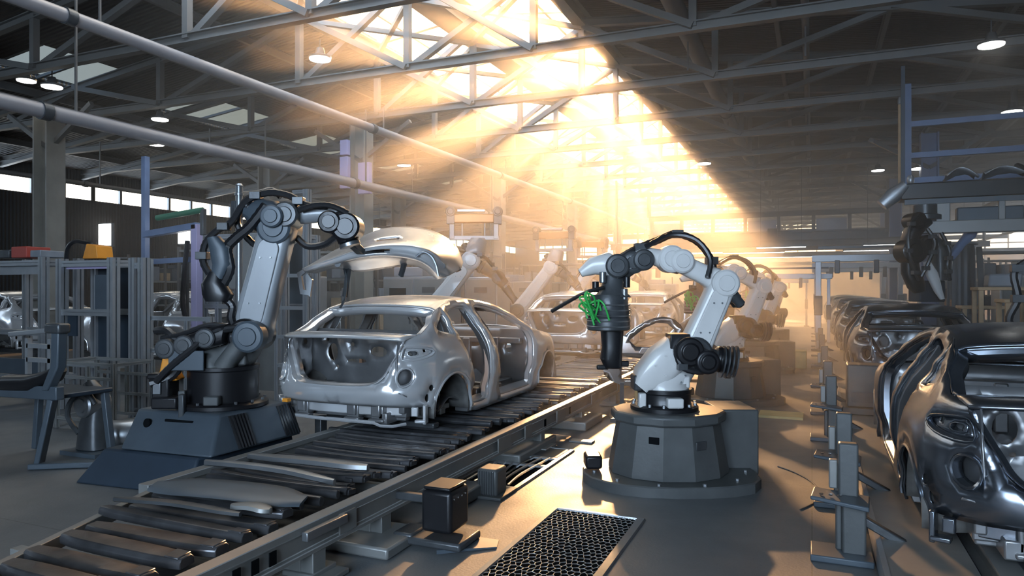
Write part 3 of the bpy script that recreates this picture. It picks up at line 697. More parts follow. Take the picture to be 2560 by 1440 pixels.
    r.build('bumper_beam', mb, t, bevel=.008)
    r = MB()
    for x in (-.40, .16, .42):
        r.box((x, .15, .145), (.13, .10, .15)); r.box((x, .09, .15), (.09, .03, .11)); r.box((x, .12, .06), (.16, .09, .03))
    for x in (-.58, .60): r.box((x, .28, .13), (.12, .16, .10)); r.box((x * 1.05, .22, .2), (.06, .1, .16))
    r.bar((-.62, .3, .07), (.62, .3, .07), .08, .06)
    for x in (-.48, .48): r.bar((x, .1, .08), (x, 3.9, .08), .09, .10)
    r.build('crash_bracket', mi, t, bevel=.01)
    r = MB().tube([(-.45, .07, .055), (-.2, .05, .05), (.25, .05, .05), (.42, .07, .045)], .017, 8)
    r.tube([(.40, .06, .05), (.5, .04, .03), (.58, .1, .02), (.66, .2, .03)], .014, 6); r.build('tow_tube', mb, t)
    for sgn in (1, -1):
        for x, y, z, a_, b_, c2 in ((.80, .30, .11, .03, .10, .17), (.77, .27, .05, .10, .07, .03), (.74, .22, .14, .06, .05, .08)):
            MB().box((x * sgn, y, z), (a_, b_, c2), Matrix.Rotation(.3 * sgn, 3, 'Z')).build('corner_bracket', mb, t, bevel=.008)
    # spot-weld studs along the rear face and gutter
    return t
CAR_W = 1.0
proto_light = make_car('body', 'body_in', '', 'bare silver car bodies on the conveyor')
KID[proto_light.name] = kids(proto_light)
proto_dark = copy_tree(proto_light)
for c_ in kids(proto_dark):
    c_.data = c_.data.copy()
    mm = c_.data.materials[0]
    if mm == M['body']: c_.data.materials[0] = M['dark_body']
KID[proto_dark.name] = kids(proto_dark)
XLINE = -3.96
proto_light.location = (XLINE, 5.12, .385); proto_light.scale = (CAR_W,) * 3
proto_light['label'] = 'bare silver car body nearest on the left conveyor, under the lifted bonnet'
dup(proto_light, (-4.33, 12.2, .42), 'second bare silver car body on the left conveyor, behind the gripper robot', scale=1.0)
dup(proto_light, (-4.33, 18.6, .42), 'third bare silver car body on the left conveyor, far in the glow', scale=1.0)
proto_dark['group'] = 'dark steel car bodies in the right row'
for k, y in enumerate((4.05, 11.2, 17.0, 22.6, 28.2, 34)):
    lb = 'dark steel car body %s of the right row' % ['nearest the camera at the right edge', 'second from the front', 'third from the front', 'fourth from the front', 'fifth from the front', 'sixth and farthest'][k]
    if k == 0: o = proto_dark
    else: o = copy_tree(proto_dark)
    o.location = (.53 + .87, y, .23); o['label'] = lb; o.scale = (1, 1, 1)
# ------------------------------------------------------------------ left conveyor
CX0, CX1 = -3.92, -2.52
cv = thing('roller_conveyor', (0, 0, 0), 'long grey slat conveyor carrying the silver car bodies on the left', 'conveyor')
DZ = .33
def crail(x, name='side_rail', ys=(1.0, 26)):
    m = MB(); w = .09
    m.rings([[V((x + a, y, z)) for a, z in ((-w / 2, DZ + .02), (w / 2, DZ + .02), (w / 2, DZ - .02), (w / 2 - .02, DZ - .03), (w / 2 - .02, DZ - .12), (w / 2, DZ - .13), (w / 2, DZ - .155), (-w / 2, DZ - .155))] for y in ys])
    o = m.build(name, 'rail', cv, bevel=.004, seg=1)
    return o
r_ = crail(CX1); crail(CX0 - .03, 'side_rail', (3.2, 26))
# joint plates, slots and bolts along the outer face of the near rail
for k, y in enumerate((2.15, 3.35, 5.6, 6.15, 7.1, 8.3, 9.6)):
    MB().box((CX1 + .05, y, DZ - .065), (.012, .16 if k % 2 else .28, .12)).build('joint_plate', 'rail', cv, bevel=.004)
for k, y in enumerate((2.5, 2.62, 2.74, 5.72, 6.62, 7.4)):
    MB().box((CX1 + .047, y, DZ - .07), (.006, .05, .07)).build('slot', 'blackpit', cv)
MB().bar((CX1 + .07, 2.95, DZ - .03), (CX1 + .07, 3.3, DZ - .03), .04, .05).build('clamp_bar', 'sheet', cv, bevel=.006)
LEGY = (1.9, 3.12, 3.78, 4.7, 6.6, 7.95, 9.5, 11.3, 13.2, 15.2, 17.4, 20, 23)
def leg(y, x, side):
    m = MB().box((x, y, DZ / 2 - .07), (.085, .11, DZ - .12)).box((x - side * .10, y + .02, .09), (.12, .16, .16))
    m.box((x - side * .02, y, .02), (.30, .30, .03)); m.box((x - side * .05, y + .03, .045), (.2, .22, .03))
    o = m.build('leg', 'rail', cv, bevel=.006)
MB().bar((-3.88, 3.2, DZ - .04), (-3.2, 1.2, DZ - .04), .05, .07).build('end_rail', 'rail', cv, bevel=.004)
for y in LEGY:
    leg(y, CX1 - .01, 1)
    if y > 3.2: leg(y, CX0 - .02, -1)
for y in (2.4, 4.2, 6.0, 7.5, 9.4, 12):
    MB().bar((CX0, y, DZ - .13), (CX1, y, DZ - .13), .06, .05).build('cross_tie', 'rail', cv)
# slats: dark rounded bars, no two quite alike
rs = random.Random(3)
def slat_mesh(kind, L, w, h):
    m = MB(); n = 9; rr = []
    for i in range(n + 1):
        t = i / n; x = (t - .5) * L; k = 1 - (2 * t - 1) ** 4 * .35
        prof = [(-w / 2, -h / 2), (-w / 2, h * .15), (-w * .36, h / 2), (w * .3, h / 2), (w / 2, h * .1), (w / 2, -h / 2)] if kind < 2 else [(w * .42 * cos(a), w * .42 * sin(a) * .8) for a in [2 * pi * j / 10 for j in range(10)]]
        sag = -.012 * (1 - (2 * t - 1) ** 2) if kind == 1 else 0
        rr.append([V((x, py * k, pz + sag)) for py, pz in prof])
    m.rings(rr)
    if kind == 1:      # hooked end
        m.box((L / 2 - .02, w * .35, -h * .2), (.05, w * .9, h * .8)); m.box((L / 2 - .10, -w * .3, -h * .2), (.06, w * .6, h * .7))
    if kind == 0: m.box((L / 2 - .06, 0, h * .45), (.09, w * .6, h * .3))
    return m
y = 1.3; k = 0
while y < 16.2 and k < 98:
    near = y < 3.2
    w_ = (.135 if near else .085 if y < 5 else .10) * rs.uniform(.85, 1.12); kind = 0 if near else rs.choice((0, 1, 1, 2))
    x0 = (-3.80 + .33 * max(0, 3.1 - y) if y < 5.2 else -4.0) + rs.uniform(-.06, .06); x1 = -2.70 + rs.uniform(-.10, .05)
    o = slat_mesh(kind, x1 - x0, w_, .05 if near else .045).build('slat', 'roller', cv, bevel=.004, seg=1, sharp=40)
    o.location = ((x0 + x1) / 2, y, DZ - .01 + rs.uniform(-.012, .012)); o.rotation_euler = (rs.uniform(-.12, .12), rs.uniform(-.012, .012), rs.uniform(-.03, .03))
    y += (.185 if near else .125 if y < 5 else .158) * rs.uniform(.93, 1.07); k += 1
s = MB()
while y < 25.8:
    s.box((-3.22, y, DZ - .01), (1.22, .1, .04)); y += .16
tag(s.build('slat_run', 'roller', cv), kind='stuff')
for k, yy in enumerate((5.6, 7.9, 12.8, 15.2, 19.2, 21.6)):      # cradles under the car bodies
    MB().box((-3.75 if yy < 9 else -4.2, yy, DZ + .035), (1.2, .10, .05)).build('cradle', 'charcoal', cv, bevel=.01)
    MB().box((-4.45 if yy < 9 else -4.85, yy, .19), (.08, .10, .34)).build('cradle_post', 'charcoal', cv, bevel=.01)
# loose pressings lying across the near slats
def loose(name, label, pts, wid, th, m, z, roll=0):
    rr = []; q = spline(pts, 6); n = len(q)
    for i, p in enumerate(q):
        t = i / (n - 1); d = (q[min(i + 1, n - 1)] - q[max(i - 1, 0)]).normalized(); sd = V((-d.y, d.x, 0)).normalized()
        w_ = wid * (.35 + .65 * min(1, 4 * t, 5 * (1 - t)))
        rr.append([p + sd * a * w_ + V((0, 0, b * th + (roll * a))) for a, b in ((-.5, 0), (-.42, .8), (-.1, 1), (.2, 1), (.45, .7), (.5, 0), (.2, -.4), (-.2, -.4))])
    o = MB().rings(rr).build(name, m, sharp=50); return tag(o, label, 'metal part', 'loose pressings on the conveyor')
z = DZ + .035
loose('sheet_pressing', 'wide thin dark steel sheet lying across the near conveyor slats', [(-3.72, 3.08, z + .03), (-3.4, 3.12, z + .05), (-3.0, 3.18, z + .045), (-2.68, 3.22, z + .02)], .26, .012, 'slate', z, .03)
loose('curved_bar', 'long curved steel bar with rust tipped end across conveyor slats', [(-3.80, 3.56, z + .05), (-3.5, 3.58, z + .06), (-3.1, 3.60, z + .05), (-2.74, 3.58, z + .025)], .075, .03, 'sheet', z)
loose('rounded_bar', 'bright rounded steel bar lying behind the curved bar on conveyor', [(-3.72, 3.88, z + .03), (-3.2, 3.92, z + .035), (-2.74, 3.94, z + .03)], .11, .035, 'sheet', z)
loose('bowed_strip', 'narrow bowed dark strip in front of the steel sheet on conveyor', [(-3.74, 2.84, z + .01), (-3.3, 2.87, z + .03), (-2.84, 2.9, z + .015)], .07, .02, 'charcoal', z)
loose('end_bracket', 'short pale bracket on the near conveyor slats by the rail', [(-3.0, 3.0, z + .01), (-2.86, 3.01, z + .025), (-2.74, 3.02, z + .01)], .10, .025, 'rail', z)
# gear under the conveyor
o = thing('drive_motor', (-2.13, 3.9, 0), 'glossy black square drive motor on the floor beside conveyor', 'motor')
MB().box((0, 0, .23), (.21, .25, .26)).build('motor_housing', 'black', o, bevel=.025, seg=3)
MB().box((0, 0, .372), (.19, .23, .02)).build('housing_lid', 'black', o, bevel=.008)
MB().box((-.02, -.02, .045), (.42, .30, .05)).box((-.22, -.06, .06), (.14, .2, .05)).build('motor_foot', 'charcoal', o, bevel=.015)
MB().add([(.05, -.2, .005), (.34, .04, .005), (.30, .16, .005), (.05, .1, .005), (.05, -.2, .03), (.34, .04, .012), (.30, .16, .012), (.05, .1, .03)], [(3, 2, 1, 0), (4, 5, 6, 7), (0, 1, 5, 4), (1, 2, 6, 5), (2, 3, 7, 6), (3, 0, 4, 7)]).build('drip_tray', 'slate', o)
MB().bar((-.38, .02, .26), (-.1, .02, .26), .05).build('drive_shaft', 'charcoal', o, bevel=.008)
for k in range(4): MB().cyl((.106, -.08 + .05 * k, .31), (.109, -.08 + .05 * k, .31), .006, n=8).build('bolt', 'chrome', o)
o = thing('junction_box', (-2.30, 4.97, 0), 'ribbed dark junction box at the near end of the slotted floor duct', 'box')
MB().box((0, 0, .115), (.17, .20, .21)).build('box_shell', 'pedestal', o, bevel=.02)
for k in range(7): MB().box((-.06 + k * .02, -.102, .115), (.008, .008, .18)).build('cooling_rib', 'charcoal', o)
MB().box((0, .02, .012), (.28, .34, .024)).build('foot_plate', 'pedestal', o, bevel=.006)
# floor slabs and plates below the conveyor
for k, (x0, y0, x1, y1, h) in enumerate(((-3.6, 4.55, -2.35, 4.95, .10), (-3.5, 5.9, -2.45, 6.9, .09), (-3.5, 7.6, -2.35, 8.3, .10), (-3.3, 3.5, -2.3, 3.95, .07))):
    tag(MB().span((x0, y0, 0), (x1, y1, h)).build('floor_plinth', 'rail', bevel=.015), 'low grey plinth under the conveyor, %s' % ['level with the junction box', 'beyond the slotted floor duct', 'farthest one by the glow', 'nearest, behind the black motor'][k], 'plinth', 'plinths under the conveyor')
# the two floor gratings
def floor_frame(name, x0, y0, x1, y1, w, label, cat, m='alu'):
    o = thing(name, ((x0 + x1) / 2, (y0 + y1) / 2, 0), label, cat); a, b = (x1 - x0) / 2, (y1 - y0) / 2
    MB().box((0, 0, .006), (2 * a - .02, 2 * b - .02, .008)).build('drain_pit', 'blackpit', o)
    f = MB(); rr = []
    for (e, zz) in ((0, .002), (.006, .018), (w, .026), (w + .004, .012)):
        rr.append([V((-a + e, -b + e, zz)), V((a - e, -b + e, zz)), V((a - e, b - e, zz)), V((-a + e, b - e, zz))])
    f.rings(rr, caps=False).build('grating_frame', m, o); return o, a - w, b - w
o, a, b = floor_frame('floor_grating', -1.74, 3.35, -1.06, 4.83, .05, 'floor grating with irregular mesh set in the aisle before the robot', 'grating', 'sheet')
rg = random.Random(5); nx, ny = 15, 27; hx, hy = 2 * a / nx, 2 * b / ny
g = MB(); idx = {}
def gv(i, j):                                                   # brick-offset hexagons with shaken corners
    if (i, j) not in idx:
        x = -a + i * hx / 2; yy = -b + j * hy
        x += rg.uniform(-.22, .22) * hx; yy += rg.uniform(-.12, .12) * hy + (-hy * .2 if (i + j) % 2 else hy * .2)
        idx[(i, j)] = len(g.v); g.v.append((max(-a, min(a, x)), max(-b, min(b, yy)), .016 + rg.uniform(-.002, .002)))
    return idx[(i, j)]
for j in range(ny):
    for i in range(0, 2 * nx - 1, 2):
        k = i + (j % 2)
        if k + 2 <= 2 * nx: g.f.append((gv(k, j), gv(k + 1, j), gv(k + 2, j), gv(k + 2, j + 1), gv(k + 1, j + 1), gv(k, j + 1)))
gm = g.build('grating_mesh', 'alu', o, recalc=False); d = gm.modifiers.new('wire', 'WIREFRAME'); d.thickness = .0055; d.use_boundary = True; d.use_even_offset = False
o, a, b = floor_frame('slotted_floor_duct', -2.72, 5.12, -2.16, 6.62, .035, 'slotted steel floor duct cover lying beside the conveyor', 'duct cover', 'sheet')
MB().box((0, -.0, .02), (2 * a, .05, .016)).build('cross_bar', 'alu', o); MB().box((0, .3, .02), (2 * a, .05, .016)).build('cross_bar', 'alu', o)
for k in range(6):
    x = -a + .05 + k * .075
    MB().tube(spline([(x, -b + .03, .02), (x + .03 * sin(k), -b * .5, .024), (x - .02, 0, .02), (x, .3, .02)], 5), .012, 6).build('slat', 'chrome' if k % 2 else 'alu', o)
MB().box((.02, .52, .022), (2 * a - .06, .34, .008)).build('cover_plate', 'charcoal', o)
# things on the aisle floor
tag(MB().span((-2.35, 7.0, 0), (-2.1, 7.12, .02)).build('steel_offcut', 'sheet', bevel=.004), 'small steel offcut on floor between conveyor and robot pedestal', 'metal part')
tag(MB().tube(spline([(.25 + 1.05 * cos(t) - 1.25, 6.0 + 1.05 * sin(t), .004) for t in [-.5 + .12 * k for k in range(12)]], 3), .006, 6).build('floor_cable', 'charcoal'), 'thin dark cable curving on the floor right of robot pedestal', 'cable')
# ------------------------------------------------------------------ right conveyor
rc = thing('skid_conveyor', (0, 0, 0), 'low skid conveyor carrying the dark car bodies on the right', 'conveyor')
MB().span((.36, 3.6, .10), (.80, 40, .135)).build('walk_plate', 'rail', rc, bevel=.006)
MB().rings([[V((x, y, z)) for x, z in ((.34, .145), (.37, .145), (.37, .02), (.34, .02))] for y in (3.6, 40)]).build('edge_strip', 'alu', rc)
for x in (.9, 2.05): MB().ibeam((x, 3.6, .13), (x, 40, .13), .12, .15, .02).build('skid_rail', 'rail', rc)
for k in range(14): MB().box((1.4, 4.2 + 2.2 * k, .05), (2.0, .12, .1)).build('cross_tie', 'rail', rc, bevel=.006)
for k, y in enumerate((4.9, 7.9, 11.6, 14.7, 17.4, 20.4, 23, 26, 28.6, 31.8)): MB().box((1.4, y, .218), (1.5, .12, .05)).build('body_cradle', 'charcoal', rc, bevel=.01)
def stand(y, label, x=.18, s=1.0, post=.8):
    o = thing('floor_stand', (x, y, 0), label, 'stand', 'grey stands beside the right conveyor')
    MB().box((-.02, 0, .02), (.34, .26, .04)).build('foot_plate', 'slate', o, bevel=.008)
    MB().box((.05, .03, .19), (.13, .11, .32)).box((-.03, .06, .17), (.04, .06, .28)).build('post', 'pedestal', o, bevel=.012)
    MB().add([(-.19, -.12, .36), (.12, -.16, .33), (.14, .10, .33), (-.17, .10, .36), (-.19, -.12, .385), (.12, -.16, .36), (.14, .10, .36), (-.17, .10, .385)], [(3, 2, 1, 0), (4, 5, 6, 7), (0, 1, 5, 4), (1, 2, 6, 5), (2, 3, 7, 6), (3, 0, 4, 7)]).build('bracket_plate', 'slate', o, bevel=.008)
    MB().box((.02, .06, .36 + post * .2), (.11, .08, post * .4)).build('upright', 'pedestal', o, bevel=.012)
    MB().box((-.06, .12, .36 + post * .14), (.05, .05, post * .22)).build('side_post', 'rail', o, bevel=.008)
    MB().bar((.06, .05, .25), (.34, .05, .10), .06, .05).build('tie_arm', 'charcoal', o, bevel=.008)
    for q in range(3): MB().cyl((-.13 + .05 * q, -.07, .385), (-.13 + .05 * q, -.07, .393), .012, n=8).build('bolt', 'chrome', o)
    return o
s0 = stand(4.62, 'grey floor stand with foot plate nearest the camera, by the front dark car'); KID[s0.name] = kids(s0)
dup(s0, (.2, 5.75, 0), 'second grey floor stand along the right conveyor')
dup(s0, (.17, 8.2, 0), 'third grey stand, before the second dark car')
for k, y in enumerate((9.9, 12.6, 15.8, 18.5, 21.5)):
    dup(s0, (.17, y, 0), 'grey floor stand on the right conveyor beside the %s' % ['tail of second dark car', 'front of second dark car', 'gap before third dark car', 'front of third dark car', 'fourth dark car'][k])
o = thing('control_cabinet', (.70, 9.0, .137), 'grey green cabinet standing between the first two dark cars', 'cabinet')
MB().box((-.12, .35, .33), (.4, .34, .5)).build('cabinet_body', 'pedestal', o, bevel=.015)
MB().box((-.12, .172, .2), (.3, .012, .12)).build('vent_panel', 'charcoal', o); MB().box((-.12, .34, .04), (.5, .45, .08)).build('plinth', 'pedestal', o, bevel=.01)
# ------------------------------------------------------------------ robots
# local frame of a robot: X to the right across the hall, Y away from the camera, Z up
def blob(m, secs, n=24, yc=0.0):
    """casting lofted through rounded sections (x, z, angle, half width, half depth, squareness)"""
    rr = []
    for k, (x, z, ang, a, b, p) in enumerate(secs):
        p0, p1 = secs[max(0, k - 1)], secs[min(len(secs) - 1, k + 1)]; tg = atan2(p1[1] - p0[1], p1[0] - p0[0])
        if abs(cos(ang - tg)) > .5: ang = tg + pi / 2
        if k and cos(ang - last) < 0: ang += pi
        last = ang; ux, uz = cos(ang), sin(ang); q = []
        for i in range(n):
            t = 2 * pi * i / n; c_, s_ = cos(t), sin(t)
            ca = a * math.copysign(abs(c_) ** (2 / p), c_); sb = b * math.copysign(abs(s_) ** (2 / p), s_)
            q.append(V((x + ux * ca, yc + sb, z + uz * ca)))
        rr.append(q)
    return m.rings(rr)
def hub(m, x, z, r, y0, y1, cap=.02, n=28):
    """drum across the arm with stepped covers at both ends"""
    m.lathe([(r * .55, 0), (r * .6, cap * .6), (r * .86, cap * .7), (r * .92, cap), (r, cap * 1.4), (r, (y1 - y0) - cap * 1.4), (r * .92, y1 - y0 - cap), (r * .86, y1 - y0 - cap * .7), (r * .6, y1 - y0 - cap * .6), (r * .55, y1 - y0)], (x, y0, z), (0, 1, 0), n)
    return m
def bolts(m, x, z, y, r, k, br=.008, h=.012):
    for i in range(k):
        t = 2 * pi * i / k; m.cyl((x + r * cos(t), y, z + r * sin(t)), (x + r * cos(t), y - h, z + r * sin(t)), br, n=6)
    return m
def ang(a, b): return atan2(b[1] - a[1], b[0] - a[0])
def on(a, b, t): return (a[0] + (b[0] - a[0]) * t, a[1] + (b[1] - a[1]) * t)
def robot_body(t, P, arm, arm2, cast, joint):
    S, E, W = P['S'], P['E'], P['W']; xc, z0, z1, r = P['ring']
    # slewing ring
    m = MB().lathe([(r * 1.28, 0), (r * 1.28, .03), (r * 1.2, .045), (r * 1.02, .05), (r, .06), (r, z1 - z0 - .04), (r * 1.03, z1 - z0 - .03), (r * 1.03, z1 - z0), (r * .8, z1 - z0 + .005)], (xc, 0, z0), n=40)
    ring = m.build('slewing_ring', 'black', t, sharp=30)
    m = MB()
    for k in range(14):
        a = 2 * pi * k / 14; m.cyl((xc + r * 1.17 * cos(a), r * 1.17 * sin(a), z0 + .04), (xc + r * 1.17 * cos(a), r * 1.17 * sin(a), z0 + .065), .014, n=6)
    m.build('ring_bolts', 'sheet', ring)
    MB().box((xc + r * .15, -r * 1.12, z0 + .085), (.13, .09, .08)).build('ring_clamp', cast, t, bevel=.012)
    MB().box((xc - r * .95, -r * .55, z0 + .09), (.06, .08, .12)).build('ring_clamp', cast, t, bevel=.012)
    # turntable casting: from the ring up to the shoulder
    m = MB(); aS = ang((xc, z1), S)
    blob(m, [(xc, z1, 0, r * .92, r * .92, 2), (xc, z1 + .05, 0, r * .9, r * .88, 2.1), (xc + (S[0] - xc) * .25, z1 + (S[1] - z1) * .35, aS - pi / 2 - .1, r * .74, r * .62, 2.6), (on((xc, z1), S, .7)[0], on((xc, z1), S, .7)[1], aS - pi / 2, r * .56, r * .5, 3), (S[0], S[1], aS - pi / 2, r * .42, r * .42, 3)])
    trn = m.build('turntable', cast, t, sharp=60)
    m = MB(); m.box((xc + r * .62, -r * .3, z1 + .06), (r * .5, r * .5, .10)).box((xc - r * .55, -r * .2, z1 + .05), (r * .5, r * .7, .08)); m.build('turntable_foot', cast, trn, bevel=.015)
    m = MB(); bolts(m, xc + (S[0] - xc) * .35, z1 + (S[1] - z1) * .4, -r * .6, r * .3, 6); m.build('cover_bolts', 'sheet', trn)
    # shoulder drum and motor
    R = P['Rs']; yw = P.get('yw', .2)
    hub(MB(), S[0], S[1], R, -yw, yw).build('shoulder_drum', joint, t, sharp=30)
    m = MB()
    for k in range(5): m.lathe([(R * (1.03), 0), (R * 1.03, .012)], (S[0], -yw + .05 + k * .02, S[1]), (0, 1, 0), 28)
    bolts(m, S[0], S[1], -yw + .015, R * .72, 8); m.build('drum_ribs', 'charcoal', t)
    mp = P['motor']; md = V((mp[0] - S[0], 0, mp[1] - S[1]))
    m = MB(); blob(m, [(*on(S, mp, .2), ang(S, mp) + pi / 2, R * .62, R * .6, 2.5), (*on(S, mp, .62), ang(S, mp) + pi / 2, R * .55, R * .55, 2.5), (*on(S, mp, .66), ang(S, mp) + pi / 2, R * .72, R * .72, 2)]); mo = m.build('shoulder_motor', joint, t, sharp=50)
    m = MB(); b0 = V((*on(S, mp, .66), 0)); 
    m.lathe([(R * .72, 0), (R * .78, .015), (R * .78, .08), (R * .66, .10), (R * .3, .115), (R * .3, .13)], (on(S, mp, .66)[0], 0, on(S, mp, .66)[1]), md, 26)
    for k in range(3): m.lathe([(R * .82, 0), (R * .82, .01)], V((on(S, mp, .66)[0], 0, on(S, mp, .66)[1])) + md.normalized() * (.02 + .024 * k), md, 26)
    m.build('motor_brake', 'black', mo, sharp=35)
    # lower arm
    a = ang(S, E) - pi / 2; w0, w1, dp = P['arm']
    m = MB()
    blob(m, [(*on(S, E, -.10), a, w0 * .55, dp * .8, 3), (*on(S, E, -.02), a, w0 * 1.05, dp, 4), (*on(S, E, .16), a, w0, dp, 5), (*on(S, E, .5), a, (w0 + w1) / 2 * .96, dp * .95, 6), (*on(S, E, .85), a, w1, dp * .92, 5), (*on(S, E, 1.02), a, w1 * 1.04, dp * .95, 4), (*on(S, E, 1.12), a, w1 * .6, dp * .8, 3)], yc=-.02)
    la = m.build('lower_arm', arm, t, sharp=60)
    m = MB(); c0, c1 = on(S, E, .18), on(S, E, .82); d = (E[0] - S[0], E[1] - S[1]); Ls = math.hypot(*d); L_ = Ls * .62
    pl = [(x, y) for x, y in hull2(w0 * .62, w1 * .62, L_, 10)]
    m.prism(pl, (c0[0], -.02, c0[1]), (d[0] / Ls, 0, d[1] / Ls), (d[1] / Ls, 0, -d[0] / Ls), (0, 1, 0), -dp - .008, -dp + .02); m.build('arm_cover', arm, la, bevel=.006)
    m = MB(); bolts(m, *on(S, E, 1.0), -dp - .02, w1 * .55, 6, .007); bolts(m, *on(S, E, .3), -dp - .03, w0 * .3, 2, .007); bolts(m, *on(S, E, .72), -dp - .03, w1 * .3, 2, .007); m.build('arm_bolts', 'sheet', la)
    # elbow drum, forearm housing and tube
    Re = P['Re']
    hub(MB(), E[0], E[1], Re, -dp - .05, dp + .10).build('elbow_drum', P.get('ecol', arm), t, sharp=30)
    K = P['K']                                      # collar between elbow housing and tube
    m = MB(); f = ang(E, W); fp = f + pi / 2
    def fa(p, q): return ang(p, q) + pi / 2
    B = P.get('B', (E[0] - .16 * cos(f), E[1] - .16 * sin(f)))
    blob(m, [(*on(B, E, -.15), fa(B, E), Re * .5, Re * .5, 2.4), (*on(B, E, .1), fa(B, E), Re * .86, Re * .8, 2.6), (*E, fp, Re * 1.0, Re * .85, 3), (*on(E, K, .45), fp, P['fw'][0], P['fw'][0], 3.2), (*on(E, K, .9), fp, P['fw'][1], P['fw'][1], 2.6), (*K, fp, P['fw'][1] * .98, P['fw'][1] * .98, 2)]); fo = m.build('forearm', arm2, t, sharp=60)
    kd = V((W[0] - E[0], 0, W[1] - E[1])).normalized(); w2 = P['fw'][1]
    m = MB().lathe([(w2 * .9, -.012), (w2 * 1.14, -.008), (w2 * 1.2, .0), (w2 * 1.2, .05), (w2 * 1.08, .058), (w2 * .85, .06)], (K[0], 0, K[1]), kd, 26); m.build('forearm_collar', joint, fo, sharp=30)
    m = MB(); Lw = math.hypot(W[0] - K[0], W[1] - K[1])
    m.lathe([(w2 * .92, .04), (w2 * 1.02, Lw * .25), (w2 * .86, Lw * .6), (w2 * .74, Lw * .9), (w2 * .6, Lw)], (K[0], 0, K[1]), kd, 24); m.build('forearm_tube', P.get('tube', arm2), fo, sharp=50)
    # elbow motors at the back of the forearm
    m = MB(); bd = V((B[0] - E[0], 0, B[1] - E[1])).normalized()
    for yy in (-Re * .45, Re * .45): m.lathe([(Re * .42, 0), (Re * .42, .10), (Re * .36, .11), (Re * .36, .16), (Re * .2, .175)], V((B[0], yy, B[1])), bd, 18)
    m.build('forearm_motor', joint, t, sharp=35)
    # wrist
    Rw = P['Rw']; T = P['T']
    m = MB(); hub(m, W[0], W[1], Rw, -Rw * .95, Rw * .95, .015, 24); blob(m, [(W[0], W[1], ang(W, T) + pi / 2, Rw * .95, Rw * .8, 2.4), (*on(W, T, .5), ang(W, T) + pi / 2, Rw * .85, Rw * .8, 2.2), (*on(W, T, .9), ang(W, T) + pi / 2, Rw * .8, Rw * .8, 2), (*T, ang(W, T) + pi / 2, Rw * .6, Rw * .6, 2)])
    wr = m.build('wrist', joint, t, sharp=40)
    td = V((T[0] - W[0], 0, T[1] - W[1])).normalized()
    MB().lathe([(Rw * .62, -.01), (Rw * .78, 0), (Rw * .78, .03), (Rw * .5, .035)], (T[0], 0, T[1]), td, 20).build('tool_flange', 'sheet', wr, sharp=30)
    m = MB(); bolts(m, W[0], W[1], -Rw * .93, Rw * .6, 6, .006, .01); m.build('wrist_bolts', 'sheet', wr)
    return dict(lower=la, fore=fo, wrist=wr)
def cable(t, pts, r=.018, m='hose', name='cable_hose', clips=0):
    q = spline(pts, 8); n = len(q); o = MB().tube(q, lambda a: r * (1 + .10 * (int(a * n * 1.0) % 2)), 8).build(name, m, t)
    for k in range(clips):
        p = q[int((k + .7) * n / (clips + .4))]; MB().box(p, (r * 3.2, r * 3.2, r * 2.2)).build('cable_clip', 'charcoal', o, bevel=.004)
    return o
def pedestal(t, z1, rt, rb, plate_r):
    """flared sheet metal pedestal on a wide chamfered floor plate"""
    def ngon(rx, ry, z, n=12, ph=pi / 12, sq=1.0): return [V((rx * cos(2 * pi * i / n + ph), ry * sin(2 * pi * i / n + ph), z)) for i in range(n)]
    pr = [(-.98, -.28), (-.70, -.72), (-.25, -.92), (.45, -.90), (.92, -.62), (1.0, .1), (.9, .6), (.3, .85), (-.5, .8), (-.95, .3)]
    m = MB(); pc = chaikin(pr, 1); m.rings([[V((x * plate_r * k, y * plate_r * .82 * k, z)) for x, y in pc] for k, z in ((1.0, 0), (1.0, .075), (.985, .085))]); m.build('floor_plate', 'pedestal', t, sharp=30)
    m = MB().rings([ngon(rb, rb * .85, .085), ngon(rb * 1.0, rb * .85, .12), ngon(rt * .99, rt * .86, z1 - .09), ngon(rt, rt * .87, z1 - .08)]); pd = m.build('pedestal', 'pedestal', t, sharp=20, bevel=.006)
    MB().rings([ngon(rt * 1.06, rt * .93, z1 - .09), ngon(rt * 1.10, rt * .96, z1 - .07), ngon(rt * 1.10, rt * .96, z1 - .015), ngon(rt * 1.05, rt * .92, z1)]).build('top_flange', 'pedestal', t, sharp=25, bevel=.01)
    # panel seams, cut-outs and hatch on the front faces
    ap = cos(pi / 12)
    for k, (aa, zz, w_, h_) in enumerate(((-pi * .64, .40, .085, .055), (-pi * .36, .36, .11, .07), (-pi * .5, .56, .17, .022), (-pi * .40, .565, .07, .018))):
        rr = (rb + (rt - rb) * (zz - .1) / (z1 - .2)); ea = round((aa) / (pi / 6)) * (pi / 6)
        c_ = V((rr * cos(ea) * ap, rr * .86 * sin(ea) * ap, zz)); R_ = Matrix.Rotation(ea + pi / 2, 3, 'Z')
        off = R_ @ V(((aa - ea) * rr, 0, 0)); MB().box(c_ + off, (w_, .016, h_), R_).build('vent_slot' if k != 1 else 'hatch', 'blackpit' if k != 1 else 'charcoal', pd, bevel=.004)
    for k in range(6):
        a_ = -pi * .95 + k * pi * .18; MB().cyl((plate_r * .86 * cos(a_), plate_r * .70 * sin(a_), .08), (plate_r * .86 * cos(a_), plate_r * .70 * sin(a_), .10), .018, n=6).build('anchor_bolt', 'sheet', t)
